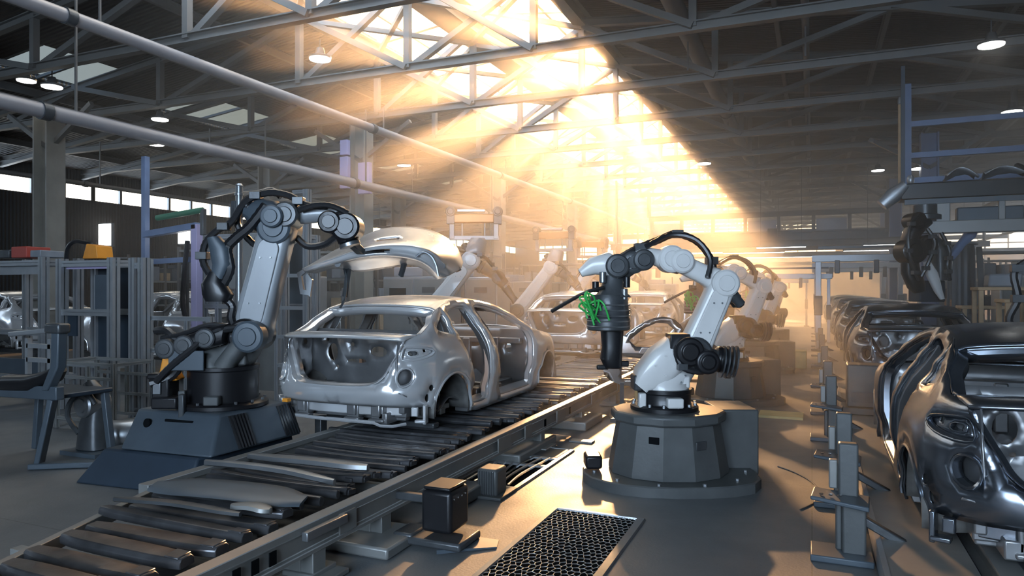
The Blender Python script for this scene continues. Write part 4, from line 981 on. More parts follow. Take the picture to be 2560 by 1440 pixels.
# ---- white robot in the aisle, and its copies farther down
PM = dict(ring=(-.03, .60, .775, .22), S=(.20, 1.075), E=(.455, 1.655), K=(.10, 1.83), W=(-.30, 1.83), T=(-.46, 1.70), B=(.50, 1.60), Rs=.135, Re=.115, Rw=.095,
          motor=(.50, 1.0), arm=(.125, .11, .11), fw=(.085, .082), yw=.2)
wr = thing('welding_robot', (-1.12, 5.95, 0), '', 'robot', 'white robots along the aisle', YAW)
pedestal(wr, .60, .435, .50, .74)
hm = robot_body(wr, PM, 'white', 'white', 'white', 'charcoal')
# yoke beside the shoulder, second link up to the forearm
m = MB(); blob(m, [(-.25, .79, .3, .07, .13, 4), (-.19, .86, .45, .12, .15, 4), (-.06, .99, .6, .15, .16, 4), (.06, 1.08, .8, .15, .155, 3.4), (.16, 1.12, 1.0, .11, .14, 2.6)], yc=-.03); bolts(m, -.06, .98, -.19, .08, 4, .009); m.build('shoulder_yoke', 'white', wr, sharp=60)
MB().box((-.27, -.03, .83), (.07, .2, .13)).build('yoke_stop', 'charcoal', wr, bevel=.015)
# dark drive pack at the shoulder
m = MB(); hub(m, .12, 1.10, .12, -.30, -.08); hub(m, .26, 1.02, .10, -.32, -.1); m.box((.06, -.1, 1.18), (.16, .2, .12)); m.build('drive_pack', 'black', wr, bevel=.012)
m = MB()
for k in range(4): m.lathe([(.135 - .0 * k, 0), (.135, .012)], V((.44 + .035 * k, -.05, 1.0)), (1, -.1, -.15), 28)
m.build('brake_fins', 'charcoal', wr)
# gripper hanging from the wrist
g = MB(); blob(g, [(-.46, 1.74, 0, .07, .08, 3), (-.47, 1.60, 0, .10, .10, 3), (-.47, 1.54, 0, .16, .14, 2.6)]); gr = g.build('gripper_head', 'charcoal', wr, sharp=50)
MB().lathe([(.165, 0), (.18, .01), (.18, .10), (.165, .12), (.175, .14), (.16, .27), (.15, .30)], (-.50, 0, 1.26), n=26).build('gripper_drum', 'charcoal', gr, sharp=35)
g = MB(); blob(g, [(-.47, 1.30, 0, .10, .10, 2.5), (-.47, 1.12, 0, .085, .085, 3), (-.48, 1.02, 0, .09, .10, 3), (-.46, .94, 0, .07, .07, 3)]); g.box((-.40, 0, .98), (.14, .06, .05)).box((-.55, 0, .95), (.10, .05, .04)); g.build('gripper_stem', 'black', gr, bevel=.01)
for k in range(5): MB().lathe([(.182, 0), (.186, .006), (.182, .012)], (-.50, 0, 1.29 + .045 * k), n=26).build('drum_band', 'sheet', gr)
for k, (x, z) in enumerate(((-.62, 1.62), (-.56, 1.70), (-.36, 1.66), (-.38, 1.56))): MB().cyl((x, -.09, z - .04), (x, -.09, z + .05), .028, n=14).build('valve', 'sheet' if k % 2 else 'black', gr, bevel=.004)
m = MB(); blob(m, [(-.40, 1.76, .3, .09, .09, 2.5), (-.52, 1.82, .3, .10, .09, 2.5), (-.64, 1.80, .3, .075, .07, 2.5), (-.74, 1.74, .2, .035, .04, 2.2)], yc=-.02); m.build('wrist_cover', 'white', wr, sharp=60)
m = MB(); hub(m, -.44, 1.80, .10, -.14, .12); hub(m, -.22, 1.85, .09, -.13, .1); m.build('wrist_drum', 'charcoal', wr, sharp=30)
m = MB(); hub(m, .02, 1.86, .115, -.11, .11); hub(m, .10, 1.84, .10, -.14, .1); m.build('elbow_housing', 'white', wr, sharp=30)
gw = thing('x', (0, 0, 0), None, None); bpy.data.objects.remove(gw)
rg = random.Random(8)
for k in range(9):
    p0 = V((-.64 + rg.uniform(-.03, .06), -.18 + rg.uniform(-.03, .05), 1.44 + rg.uniform(-.02, .05)))
    cable(gr, [p0, p0 + V((rg.uniform(-.10, -.02), rg.uniform(-.08, 0), rg.uniform(.03, .10))), p0 + V((rg.uniform(-.14, .04), rg.uniform(-.10, 0), rg.uniform(.0, .12))), p0 + V((rg.uniform(-.06, .08), rg.uniform(-.04, .02), rg.uniform(-.14, -.06)))], .008, 'greenbright', 'green_wire')
cable(wr, [(.36, .1, 1.62), (.42, .12, 1.80), (.30, .12, 2.0), (.10, .10, 2.08), (-.08, .05, 2.02), (-.28, -.02, 1.94), (-.42, -.04, 1.86)], .03, clips=3)
cable(wr, [(.30, -.13, 1.70), (.33, -.10, 1.86), (.22, -.06, 2.02), (.02, -.02, 2.06), (-.20, -.06, 1.96)], .022)
cable(wr, [(-.55, -.1, 1.62), (-.70, -.12, 1.58), (-.85, -.06, 1.50), (-.98, 0, 1.42)], .016, 'rubber')
cable(wr, [(.12, -.22, 1.2), (.02, -.24, 1.12), (.06, -.26, .98), (.2, -.26, .94), (.36, -.2, .98)], .024, clips=1)
cable(wr, [(-.02, .18, .9), (.26, .2, 1.16), (.46, .16, 1.5), (.36, .1, 1.68)], .022)
# low service box behind the pedestal and small black foot box
m = MB().box((.62, .30, .30), (.34, .5, .56)); m.build('service_box', 'pedestal', wr, bevel=.015)
MB().box((-.63, .02, .16), (.14, .2, .11)).build('cable_entry', 'black', wr, bevel=.02)
wr['label'] = 'large white robot on flared grey pedestal in the aisle, nearest the camera'
def tree_order(o): return kids(o)
def register(o):
    KID[o.name] = kids(o)
    for c_ in KID[o.name]: KID[c_.name] = kids(c_)
_cm = {}
for o_ in bpy.data.objects:
    if o_.parent: _cm.setdefault(o_.parent.name, []).append(o_)
def kids(o): return _cm.get(o.name, [])
KID.clear()
for k, (x, y, a) in enumerate(((-1.08, 10.5, .1), (-1.05, 14.6, -.15), (-1.1, 19.0, .3))):
    dup(wr, (x, y, 0), 'white robot on grey pedestal, %s behind the nearest aisle robot' % ['first', 'second', 'third'][k], rz=YAW + a)
# ---- grey robot on the left, over the silver car
PL = dict(ring=(0, .575, .93, .30), S=(.26, 1.20), E=(.50, 2.15), K=(.62, 2.27), W=(1.08, 2.18), T=(1.13, 2.02), B=(.34, 2.27), Rs=.15, Re=.15, Rw=.12,
          motor=(-.12, 1.16), arm=(.165, .15, .13), fw=(.105, .085), yw=.22, ecol='slate')
lr = thing('handling_robot', (-4.85, 4.75, 0), 'grey robot on a dark two-tier base at left, holding the bonnet', 'robot', None, YAW)
hl = robot_body(lr, PL, 'grey', 'grey', 'pedestal', 'black')
m = MB(); blob(m, [(.22, 2.30, .0, .06, .12, 2.5), (.32, 2.28, .3, .15, .16, 2.5), (.44, 2.24, .3, .165, .17, 2.5), (.52, 2.22, .3, .12, .14, 2.5)]); m.build('elbow_cover', 'slate', lr, sharp=60)
m = MB(); hub(m, .60, 2.26, .115, -.19, .12); m.build('collar_drum', 'charcoal', lr, sharp=30)
m = MB(); hub(m, .50, 2.24, .10, -.24, -.1); m.build('elbow_motor', 'slate', lr, sharp=30)
m = MB(); hub(m, .33, 1.20, .135, -.33, -.15); m.build('shoulder_cap', 'slate', lr, sharp=30)
m = MB(); blob(m, [(.08, .92, .1, .09, .12, 3), (.13, 1.0, -.3, .085, .12, 3), (.22, 1.11, -.5, .08, .13, 3), (.34, 1.2, -.7, .08, .13, 3)], yc=-.16); m.build('shoulder_bracket', 'pedestal', lr, sharp=60)
m = MB(); blob(m, [(.12, 1.22, 1.4, .09, .10, 3), (-.05, 1.18, 1.4, .10, .11, 3), (-.28, 1.10, 1.35, .09, .11, 3), (-.42, 1.08, 1.3, .07, .09, 3)], yc=-.22); m.build('motor_train', 'black', lr, sharp=50)
m = MB()
for k, (x, z) in enumerate(((-.36, 1.10), (-.2, 1.13), (-.02, 1.19))): hub(m, x, z, .085, -.36, -.16, .012, 20)
m.build('motor_drums', 'charcoal', lr, sharp=30)
MB().box((-.18, -.33, 1.0), (.30, .02, .17)).build('valve_plate', 'slate', lr, bevel=.006)
# orange cover and valve block left of the ring
MB().prism([(-.36, .92), (-.30, 1.06), (-.34, 1.20), (-.40, 1.16), (-.46, .88), (-.42, .80), (-.30, .82)], (0, -.2, 0), (1, 0, 0), (0, 0, 1), (0, 1, 0), -.04, .12).build('orange_cover', 'orange', lr, bevel=.012)
m = MB().box((-.42, -.2, .74), (.15, .2, .22)).box((-.46, -.24, .86), (.14, .14, .05)).box((-.36, -.28, .64), (.22, .16, .10)); m.build('valve_block', 'black', lr, bevel=.015)
MB().box((-.44, -.31, .77), (.07, .02, .12)).build('gauge_plate', 'sheet', lr, bevel=.006)
MB().box((-.20, -.36, .62), (.05, .06, .2)).build('ring_post', 'charcoal', lr, bevel=.01)
cable(lr, [(-.55, -.1, 1.24), (-.40, -.2, 1.24), (-.28, -.24, 1.12), (-.26, -.26, .98), (-.34, -.26, .86), (-.5, -.3, .8)], .035, clips=1)
cable(lr, [(.30, -.25, 1.28), (.05, -.3, 1.24), (-.15, -.34, 1.08), (-.32, -.34, .94), (-.44, -.32, .82)], .028)
cable(lr, [(.2, -.2, 1.26), (0, -.26, 1.30), (-.25, -.26, 1.22), (-.45, -.2, 1.18)], .022)
# hose package looping from the elbow down to the small hanging gripper
cable(lr, [(.95, -.04, 2.32), (.75, -.05, 2.36), (.60, -.06, 2.44), (.42, -.08, 2.46), (.24, -.10, 2.38), (.12, -.12, 2.20), (.0, -.14, 2.12), (-.10, -.15, 2.0), (-.11, -.16, 1.84), (-.04, -.16, 1.72)], .03, clips=4)
cable(lr, [(.44, -.16, 2.34), (.30, -.16, 2.16), (.18, -.16, 2.06), (.10, -.16, 1.96), (.12, -.16, 1.78), (.04, -.16, 1.62)], .045, 'black')
cable(lr, [(.50, .05, 2.44), (.40, .05, 2.50), (.20, .0, 2.40), (.14, -.04, 2.2), (.24, 0, 2.04), (.38, .1, 1.9), (.42, .1, 1.7)], .028)
m = MB(); blob(m, [(-.02, 2.06, .2, .05, .06, 2.6), (.04, 1.96, .1, .09, .07, 2.6), (.06, 1.82, 0, .085, .07, 2.6), (.02, 1.70, -.1, .06, .06, 2.6)], yc=-.16); hg = m.build('hose_bracket', 'slate', lr, sharp=60)
m = MB(); blob(m, [(.0, 1.76, 0, .05, .06, 2.6), (-.02, 1.66, .1, .10, .08, 2.6), (.02, 1.56, 0, .13, .09, 2.8), (.02, 1.50, 0, .10, .08, 3)], yc=-.16); m.build('hanging_gripper', 'black', lr, sharp=50)
cable(lr, [(.08, -.16, 1.52), (.14, -.16, 1.46), (.13, -.16, 1.36), (.16, -.14, 1.26)], .032, 'black')
# wrist clutch and grip arm to the bonnet
m = MB(); hub(m, 1.12, 2.16, .125, -.14, .14); hub(m, .98, 2.20, .10, -.16, .12); m.build('wrist_drum', 'black', lr, sharp=30)
cable(lr, [(.72, -.14, 2.30), (.86, -.16, 2.34), (1.0, -.14, 2.34), (1.14, -.1, 2.28)], .024)
cable(lr, [(.60, .12, 2.10), (.72, .12, 2.0), (.88, .12, 2.02), (1.0, .1, 2.1)], .03)
m = MB().bar((1.13, 0, 2.04), (1.18, .22, 1.96), .07).bar((1.18, .2, 1.96), (1.40, .42, 1.965), .05).box((1.40, .42, 1.96), (.12, .12, .05)); m.build('grip_arm', 'charcoal', lr, bevel=.01)
# dark base in two tiers
Rz = Matrix.Rotation(-YAW, 3, 'Z')
def wl(x, y, z): return Rz @ V((x + 4.85, y - 4.75, z))
m = MB().rings([[wl(x, y, z) for x, y in p] for z, p in ((.27, ((-5.32, 4.08), (-4.36, 4.14), (-4.33, 5.18), (-5.32, 5.25))), (.57, ((-5.40, 4.32), (-4.50, 4.36), (-4.46, 5.14), (-5.40, 5.20))))]); b1 = m.build('upper_base', 'slate', lr, bevel=.025, seg=3)
m = MB().rings([[wl(x, y, z) for x, y in p] for z, p in ((0, ((-5.62, 3.9), (-4.44, 4.0), (-4.40, 5.2), (-5.62, 5.3))), (.265, ((-5.5, 4.08), (-4.48, 4.12), (-4.46, 5.2), (-5.5, 5.28))))]); m.build('lower_base', 'slate_dark', lr, bevel=.02)
for yy in (4.42, 4.98):
    for k in range(6):
        f_ = lambda z: -4.345 - .135 * (z - .27) / .3
        MB().add([wl(f_(.29) + .004, yy + .034 * k, .29), wl(f_(.29) + .004, yy + .034 * k + .018, .29), wl(f_(.55) + .004, yy + .034 * k + .018, .55), wl(f_(.55) + .004, yy + .034 * k, .55), wl(f_(.29) + .02, yy + .034 * k, .29), wl(f_(.29) + .02, yy + .034 * k + .018, .29), wl(f_(.55) + .02, yy + .034 * k + .018, .55), wl(f_(.55) + .02, yy + .034 * k, .55)],
                 [(0, 1, 2, 3), (7, 6, 5, 4), (0, 4, 5, 1), (1, 5, 6, 2), (2, 6, 7, 3), (3, 7, 4, 0)]).build('vent_rib', 'black', b1)
fr = lambda x, z: wl(x, 4.085 + .24 * (z - .27) / .3 + .06 * (x + 5.32) / .96 - .006, z)
MB().lathe([(.038, 0), (.038, .02), (.026, .021)], fr(-5.18, .47), fr(-5.18, .47) - wl(-5.18, 5, .3), 18).build('port', 'blackpit', b1)
a_, b_ = fr(-5.02, .50), fr(-4.72, .50); MB().bar(a_, b_, .02, .022).build('grip_slot', 'blackpit', b1, bevel=.004)
MB().box(wl(-4.44, 5.1, .59), (.06, .05, .03), Rz).build('orange_tab', 'orange', b1)
# ---- robots on the far side of the left conveyor
PB = dict(ring=(0, .62, .85, .27), S=(-.28, 1.12), E=(.50, 2.12), K=(.66, 2.02), W=(.98, 1.82), T=(1.10, 1.68), B=(.44, 2.26), Rs=.16, Re=.17, Rw=.12, motor=(-.6, 1.2), arm=(.17, .15, .13), fw=(.11, .10), yw=.22)
br = thing('lifting_robot', (-6.0, 10.9, 0), '', 'robot', 'robots on the far side of the left conveyor', YAW)
pedestal(br, .62, .42, .5, .7)
robot_body(br, PB, 'white', 'charcoal', 'grey', 'charcoal')
m = MB(); blob(m, [(.44, 2.24, .5, .16, .16, 2.5), (.58, 2.30, .3, .20, .18, 2.5), (.62, 2.46, 0, .16, .15, 3), (.62, 2.52, 0, .12, .12, 3)]); m.build('elbow_cover', 'grey', br, sharp=60)
m = MB(); blob(m, [(.98, 1.84, .9, .10, .10, 2.5), (1.10, 1.66, .9, .085, .085, 2.5), (1.24, 1.46, .9, .06, .06, 2.4), (1.28, 1.40, .9, .075, .075, 2.4)]); m.build('spray_barrel', 'charcoal', br, sharp=50)
fx = [(.16, 2.55), (.16, 3.02), (.96, 2.55), (.96, 3.02)]
m = MB().bar((.12, 0, 2.52), (1.0, 0, 2.52), .08).bar((.16, 0, 2.5), (.16, 0, 2.92), .09).bar((.94, 0, 2.5), (.94, 0, 2.92), .09).bar((.34, 0, 2.5), (.34, 0, 2.8), .03).bar((.74, 0, 2.5), (.74, 0, 2.8), .03); gf = m.build('gripper_frame', 'grey', br, bevel=.01)
MB().box((.55, -.02, 2.86), (.72, .12, .16)).build('copper_bar', 'brown', gf, bevel=.02)
MB().box((.5, 0, 3.0), (.5, .1, .05)).build('top_plate', 'sheet', gf, bevel=.01)
for x in (.14, .97):
    m = MB(); hub(m, x, 2.98, .09, -.12, .12, .015, 18); m.box((x, 0, 2.84), (.14, .2, .16)); m.build('clamp', 'charcoal', gf, bevel=.012)
cable(br, [(.3, -.1, 2.3), (.7, -.16, 2.2), (.9, -.16, 2.0), (1.05, -.1, 1.8)], .03, clips=2)
cable(br, [(-.2, .2, 1.3), (.1, .24, 1.8), (.4, .2, 2.2)], .03)
br['label'] = 'robot with copper bar gripper frame behind the nearest silver car'
_cm.clear()
for o_ in bpy.data.objects:
    if o_.parent: _cm.setdefault(o_.parent.name, []).append(o_)
for k, (x, y, a) in enumerate(((-6.0, 15.1, -.25), (-6.05, 18.4, .35), (-6.0, 22.5, .0))):
    dup(br, (x, y, 0), 'hazy robot across the conveyor, %s' % ['first beyond the copper bar robot', 'beside the gripper of the aisle robot', 'last of that row in the glow'][k], rz=YAW + a)
# ---- black robot hanging from the carriage on the right
hr = thing('hanging_robot', (1.75, 13.4, .1), 'black robot arm hanging below the carriage above the second dark car', 'robot', None, YAW)
m = MB().lathe([(.2, 0), (.2, .06), (.15, .08), (.15, .2)], (0, 0, 2.44), n=26); m.build('mount_ring', 'charcoal', hr, sharp=30)
m = MB(); blob(m, [(-.02, 2.46, 0, .13, .13, 2.5), (-.12, 2.36, .2, .12, .12, 3), (-.20, 2.2, .1, .11, .12, 3), (-.22, 2.0, 0, .10, .11, 3), (-.2, 1.86, 0, .08, .1, 3)]); m.build('upper_arm', 'black', hr, sharp=50)
m = MB(); hub(m, -.24, 2.0, .17, -.22, .1); hub(m, -.05, 2.08, .14, -.2, .15); hub(m, -.18, 2.42, .11, -.2, .1); m.build('joint_drum', 'black', hr, sharp=30)
m = MB(); blob(m, [(-.22, 1.95, .1, .10, .1, 2.6), (-.20, 1.72, .2, .12, .1, 2.6), (-.12, 1.52, .3, .11, .1, 2.6), (-.08, 1.44, .3, .07, .08, 2.6)]); m.build('forearm', 'black', hr, sharp=50)
m = MB(); blob(m, [(-.04, 1.86, .3, .04, .05, 2.5), (.04, 1.68, .3, .075, .06, 2.5), (.12, 1.46, .25, .05, .05, 2.5), (.18, 1.34, .2, .03, .03, 2.5)], yc=-.1); m.build('link_horn', 'white', hr, sharp=60)
m = MB(); blob(m, [(.10, 2.2, .4, .07, .1, 3), (.24, 2.04, .3, .11, .12, 3), (.26, 1.84, 0, .12, .12, 3), (.26, 1.6, 0, .10, .1, 3)], yc=.05); m.build('drive_housing', 'charcoal', hr, sharp=50)
m = MB(); blob(m, [(.34, 1.9, -.6, .05, .06, 3), (.50, 2.1, -.6, .05, .06, 3), (.62, 2.22, -.3, .07, .07, 3), (.72, 2.5, 0, .08, .08, 3)], yc=.0); m.build('strut_arm', 'blue', hr, sharp=50)
for pts in ([(-.2, -.2, 2.5), (-.34, -.22, 2.3), (-.36, -.24, 2.0), (-.28, -.22, 1.75), (-.2, -.2, 1.6)], [(-.1, -.22, 2.3), (-.02, -.26, 2.1), (-.1, -.26, 1.85), (-.18, -.22, 1.65)], [(.1, -.2, 2.25), (.2, -.22, 2.0), (.16, -.24, 1.8), (.22, -.2, 1.6)]): cable(hr, pts, .025, clips=3)
MB().box((.2, .3, 1.45), (.36, .3, .3)).build('work_head', 'slate_dark', hr, bevel=.015)
# ---- the lifted bonnet panel, pressed shell with a deep front face
def px(u, v, d): return at(u, v, d)
rows = [
    [(770, 664, 7.3), (835, 626, 7.4), (905, 590, 7.5), (965, 570, 7.5), (1040, 568, 7.5), (1100, 584, 7.5), (1142, 618, 7.4), (1158, 655, 7.2)],
    [(764, 667, 7.0), (835, 636, 7.0), (905, 606, 7.0), (970, 590, 7.0), (1040, 588, 7.0), (1095, 604, 7.0), (1136, 640, 7.0), (1152, 672, 7.0)],
    [(756, 671, 6.72), (830, 645, 6.6), (900, 620, 6.55), (965, 609, 6.5), (1030, 610, 6.5), (1078, 625, 6.55), (1112, 655, 6.65), (1130, 685, 6.8)],
    [(756, 674, 6.68), (830, 650, 6.56), (900, 627, 6.5), (965, 618, 6.45), (1030, 620, 6.45), (1074, 634, 6.5), (1104, 662, 6.6), (1120, 690, 6.75)],
    [(762, 680, 6.68), (830, 660, 6.58), (900, 643, 6.52), (965, 638, 6.5), (1030, 645, 6.5), (1068, 660, 6.52), (1092, 680, 6.6), (1106, 695, 6.75)],
    [(772, 682, 6.8), (835, 666, 6.72), (900, 652, 6.68), (965, 646, 6.66), (1028, 652, 6.66), (1062, 666, 6.68), (1084, 686, 6.72), (1096, 698, 6.8)],
    [(790, 684, 7.0), (840, 672, 6.95), (895, 680, 6.95), (960, 672, 6.95), (1020, 662, 6.95), (1055, 672, 6.95), (1080, 690, 6.95), (1092, 700, 6.95)]]
bp_ = thing('bonnet_panel', tuple(at(960, 655, 6.9)), 'lifted silver bonnet panel held in the air above the nearest car', 'bonnet panel'); o0 = V(bp_.location)
cols = [spline([px(*q) - o0 for q in r_], 7) for r_ in rows]
nu = len(cols[0]); surf = [spline([c_[i] for c_ in cols], 4) for i in range(nu)]
m = MB(); nv = len(surf[0]); hole1 = lambda i, j: 20 <= i <= 27 and 12 <= j <= 14
m.v = [tuple(p) for r_ in surf for p in r_]; m.f = [(i * nv + j, (i + 1) * nv + j, (i + 1) * nv + j + 1, i * nv + j + 1) for i in range(nu - 1) for j in range(nv - 1)]
m.f = [f for f in m.f if not (14 < f[0] // nv < 22 and f[0] % nv in (13, 14)) and not (17 < f[0] // nv < 24 and f[0] % nv in (5,))]
m.build('panel_shell', 'body', bp_, sharp=35, solid=.012)
m = MB()                                            # inner frame below the skin
inn = [[p + (V((0, 0, -.05)) if 0 < k < 3 else V((0, 0, -.03))) for p in c_] for k, c_ in enumerate(cols)]
for i0 in (8, 24, 40): m.tube([inn[0][i0], inn[1][i0], inn[2][i0] + V((0, .02, -.02))], .03, 8)
m.tube([inn[1][i] + V((0, 0, -.02)) for i in range(4, nu - 3, 3)], .03, 8); m.build('inner_rib', 'sheet', bp_)
m = MB(); b0 = px(746, 676, 6.75) - o0
pts = [px(u, v, 6.72) - o0 for u, v in ((762, 672), (744, 682), (752, 735), (772, 738), (776, 742), (782, 700), (770, 684), (764, 690), (768, 726), (760, 724), (754, 690), (768, 678))]
m.rings([[p + FW * s_ for p in pts] for s_ in (-.02, .03)]); m.build('hinge_bracket', 'grey', bp_)
for u, v0, v1 in ((872, 668, 742), (1012, 655, 690)): MB().bar(px(u, v0, 6.9) - o0, px(u - 10, v1, 6.95) - o0, .03, .05).build('gas_strut', 'charcoal', bp_)
m = MB(); m.tube(spline([px(u, v, 6.9) - o0 for u, v in ((860, 668), (866, 700), (862, 745), (850, 770))], 5), .012, 6); m.build('wire_loop', 'charcoal', bp_)
MB().tube(spline([px(u, v, 6.43) - o0 for u, v in ((1040, 642), (1058, 630), (1078, 640), (1090, 662), (1096, 690))], 6), .01, 6).build('edge_seam', 'sheet', bp_)
# ------------------------------------------------------------------ frames, cabinets and gear round the lines
def profile(m, a, b, w=.06):
    """slotted aluminium extrusion"""
    a = V(a); b = V(b); d = (b - a).normalized(); u = V((0, 0, 1)) if abs(d.z) < .9 else V((0, 1, 0)); x = d.cross(u).normalized(); y = x.cross(d)
    h = w / 2; s_ = w * .1; dp = w * .22
    o2 = [(-h, -h), (-s_, -h), (-s_, -h + dp), (s_, -h + dp), (s_, -h), (h, -h), (h, -s_), (h - dp, -s_), (h - dp, s_), (h, s_), (h, h), (s_, h), (s_, h - dp), (-s_, h - dp), (-s_, h), (-h, h), (-h, s_), (-h + dp, s_), (-h + dp, -s_), (-h, -s_)]
    return m.rings([[p + x * q[0] + y * q[1] for q in o2] for p in (a, b)])
def alu_frame(name, label, cat, x, y, w, dp, h, zs, xs=(), post=.07, m='alu', group=None, panels=(), back_panel=None, back=True):
    """frame of extrusions: posts at the corners and at xs, rails at the heights zs"""
    o = thing(name, (x, y, 0), label, cat, group)
    ys = (-dp / 2, dp / 2) if back and dp > .1 else (0,)
    for yy in ys:
        for xx in (-w / 2, w / 2): profile(MB(), (xx, yy, 0), (xx, yy, h), post).build('post', m, o)
        for xx in xs: profile(MB(), (xx, yy, 0.1), (xx, yy, h - .05), post * .8).build('post', m, o)
        for z in zs: profile(MB(), (-w / 2, yy, z), (w / 2, yy, z), post * .75).build('rail', m, o)
    if len(ys) > 1:
        for z in (zs[0], zs[-1]):
            for xx in (-w / 2, w / 2): profile(MB(), (xx, ys[0], z), (xx, ys[1], z), post * .75).build('rail', m, o)
    if back_panel: MB().span((-w / 2 + .03, dp / 2 - .02, zs[0]), (w / 2 - .03, dp / 2, h - .08)).build('back_panel', back_panel, o)
    for (x0, x1, z0, z1, mm) in panels: MB().span((x0, -dp / 2 + .02, z0), (x1, -dp / 2 + .04, z1)).build('infill_panel', mm, o)
    return o
# --- left side, behind the grey robot
a1 = at(88, 700, 10.2); alu_frame('machine_enclosure', 'aluminium machine enclosure at the far left edge, open front', 'enclosure', a1.x, a1.y, 1.15, .5, 2.06, (.35, 1.0, 1.98), (), .10, panels=((-.55, .55, 1.82, 2.0, 'alu'), (-.55, .55, .40, .62, 'slate')))
a2 = at(262, 700, 9.5); alu_frame('machine_enclosure', 'aluminium enclosure with double posts, left of the blue gantry', 'enclosure', a2.x, a2.y, 1.0, .5, 2.02, (.62, 1.3, 1.95), (), .11, back_panel='slate_dark', panels=((-.45, .45, 1.88, 1.99, 'lavender'), (.12, .42, 1.35, 1.8, 'slate'), (-.42, -.24, .98, 1.28, 'slate_dark')))
a3 = at(348, 700, 8.7); alu_frame('guard_post', 'tall double aluminium guard post with a side rail, by the enclosures', 'guard post', a3.x, a3.y, .16, .12, 2.0, (.1, 1.9), (), .10, back=False)
a4 = at(400, 700, 8.55); alu_frame('guard_fence', 'low aluminium guard fence behind the orange robot cover', 'fence', a4.x + .14, a4.y + .1, 1.15, .06, 1.28, (.3, .55, .85, 1.25), (.2,), .07, back=False)
a5 = at(262, 900, 8.2); alu_frame('wire_rack', 'low grey rack with open bays in front of the enclosures', 'rack', a5.x, a5.y, .95, .5, .78, (.12, .36, .6, .76), (.05,), .045, m='rail')
a6 = at(650, 700, 10.9); o = alu_frame('control_cabinet', 'pale grey control cabinets standing behind the grey robot arm', 'cabinet', a6.x, a6.y, 1.6, .7, 2.45, (.9, 1.35, 2.42), (-.5, .25), .09, back_panel='slate', panels=((-.72, -.5, 1.38, 2.36, 'alu'), (-.46, .2, 1.62, 2.36, 'rail'), (.3, .76, 1.7, 2.36, 'alu'), (-.72, .2, .1, .86, 'slate'), (.3, .76, .1, .86, 'rail')))
a7 = at(765, 700, 9.6); o = thing('tall_gate_frame', (a7.x, a7.y, 0), 'tall pale tube frame with bent top arm right of grey robot', 'frame')
profile(MB(), (.02, 0, 0), (.02, 0, 2.98), .085).build('post', 'alu', o); profile(MB(), (.02, 0, 2.95), (-.22, 0, 2.95), .05).build('top_arm', 'alu', o); MB().bar((-.2, 0, 2.95), (-.2, 0, 2.6), .03).build('drop_arm', 'alu', o)
for z in (.55, .95, 1.35, 1.8): profile(MB(), (-.5, 0, z), (.02, 0, z), .05).build('rail', 'alu', o)
profile(MB(), (-.5, 0, 0), (-.5, 0, 1.8), .06).build('post', 'alu', o)
a8 = at(598, 700, 9.2); o = thing('steel_pole', (a8.x, a8.y, 0), 'upright steel pole with ringed head behind the grey robot elbow', 'pole')
MB().cyl((0, 0, .01), (0, 0, 2.85), .045, n=16).build('pole_tube', 'sheet', o)
m = MB().lathe([(.06, 0), (.06, .03), (.045, .035), (.045, .12), (.055, .13), (.03, .16)], (0, 0, 2.84)); m.build('pole_head', 'sheet', o)
for z in (2.3, 2.55): MB().lathe([(.052, 0), (.058, .01), (.058, .07), (.052, .08)], (0, 0, z)).build('collar', 'charcoal', o)
MB().box((-.06, 0, 2.62), (.08, .1, .3)).build('switch_box', 'charcoal', o, bevel=.01); MB().lathe([(.14, 0), (.14, .02), (.06, .03)], (0, 0, .0)).build('base_plate', 'charcoal', o)
# blue gantry
bg0 = at(430, 700, 10.9); o = thing('blue_gantry', (bg0.x, bg0.y, 0), 'blue painted gantry frame carrying a green pipe, left background', 'gantry')
W_ = 6.23e-3
MB().bar((-.58, 0, 0), (-.58, 0, 3.72), .09).build('post', 'blue', o, bevel=.006); MB().bar((.52, 0, 0), (.52, 0, 2.6), .12, .12).build('post', 'lavender', o, bevel=.006)
MB().bar((-.58, 0, 2.48), (.55, 0, 2.58), .12, .10).build('beam', 'blue', o, bevel=.006); MB().bar((-.58, .1, 2.05), (.45, .1, 2.08), .08).build('lower_beam', 'blue', o)
MB().cyl((-.2, -.1, 2.72), (.75, -.1, 2.80), .045).build('green_pipe', 'green', o); MB().bar((.76, -.1, 2.82), (.76, -.1, 2.42), .07).build('end_drop', 'charcoal', o, bevel=.01)
cable(o, [(.44, -.1, 2.35), (.40, -.12, 1.9), (.36, -.12, 1.4), (.46, -.1, 1.05)], .035)
for k, (u0, v0, u1, v1, d) in enumerate(((241, 560, 283, 614, 11.6), (441, 570, 480, 609, 11.2))):
    c0 = at((u0 + u1) / 2, (v0 + v1) / 2, d); w_, h_ = (u1 - u0) / F_PX * d, (v1 - v0) / F_PX * d
    o = thing('light_panel', c0, ['bright white square light panel left of the blue post', 'bright white square light panel under the blue beam'][k], 'light', 'white light panels')
    MB().box((0, .03, 0), (w_ + .03, .05, h_ + .03)).build('panel_case', 'charcoal', o); MB().box((0, 0, 0), (w_, .02, h_)).build('panel_face', 'screen', o)
    MB().bar((0, .06, -h_ / 2), (0, .06, -c0.z + .01), .04).build('stand_pole', 'charcoal', o)
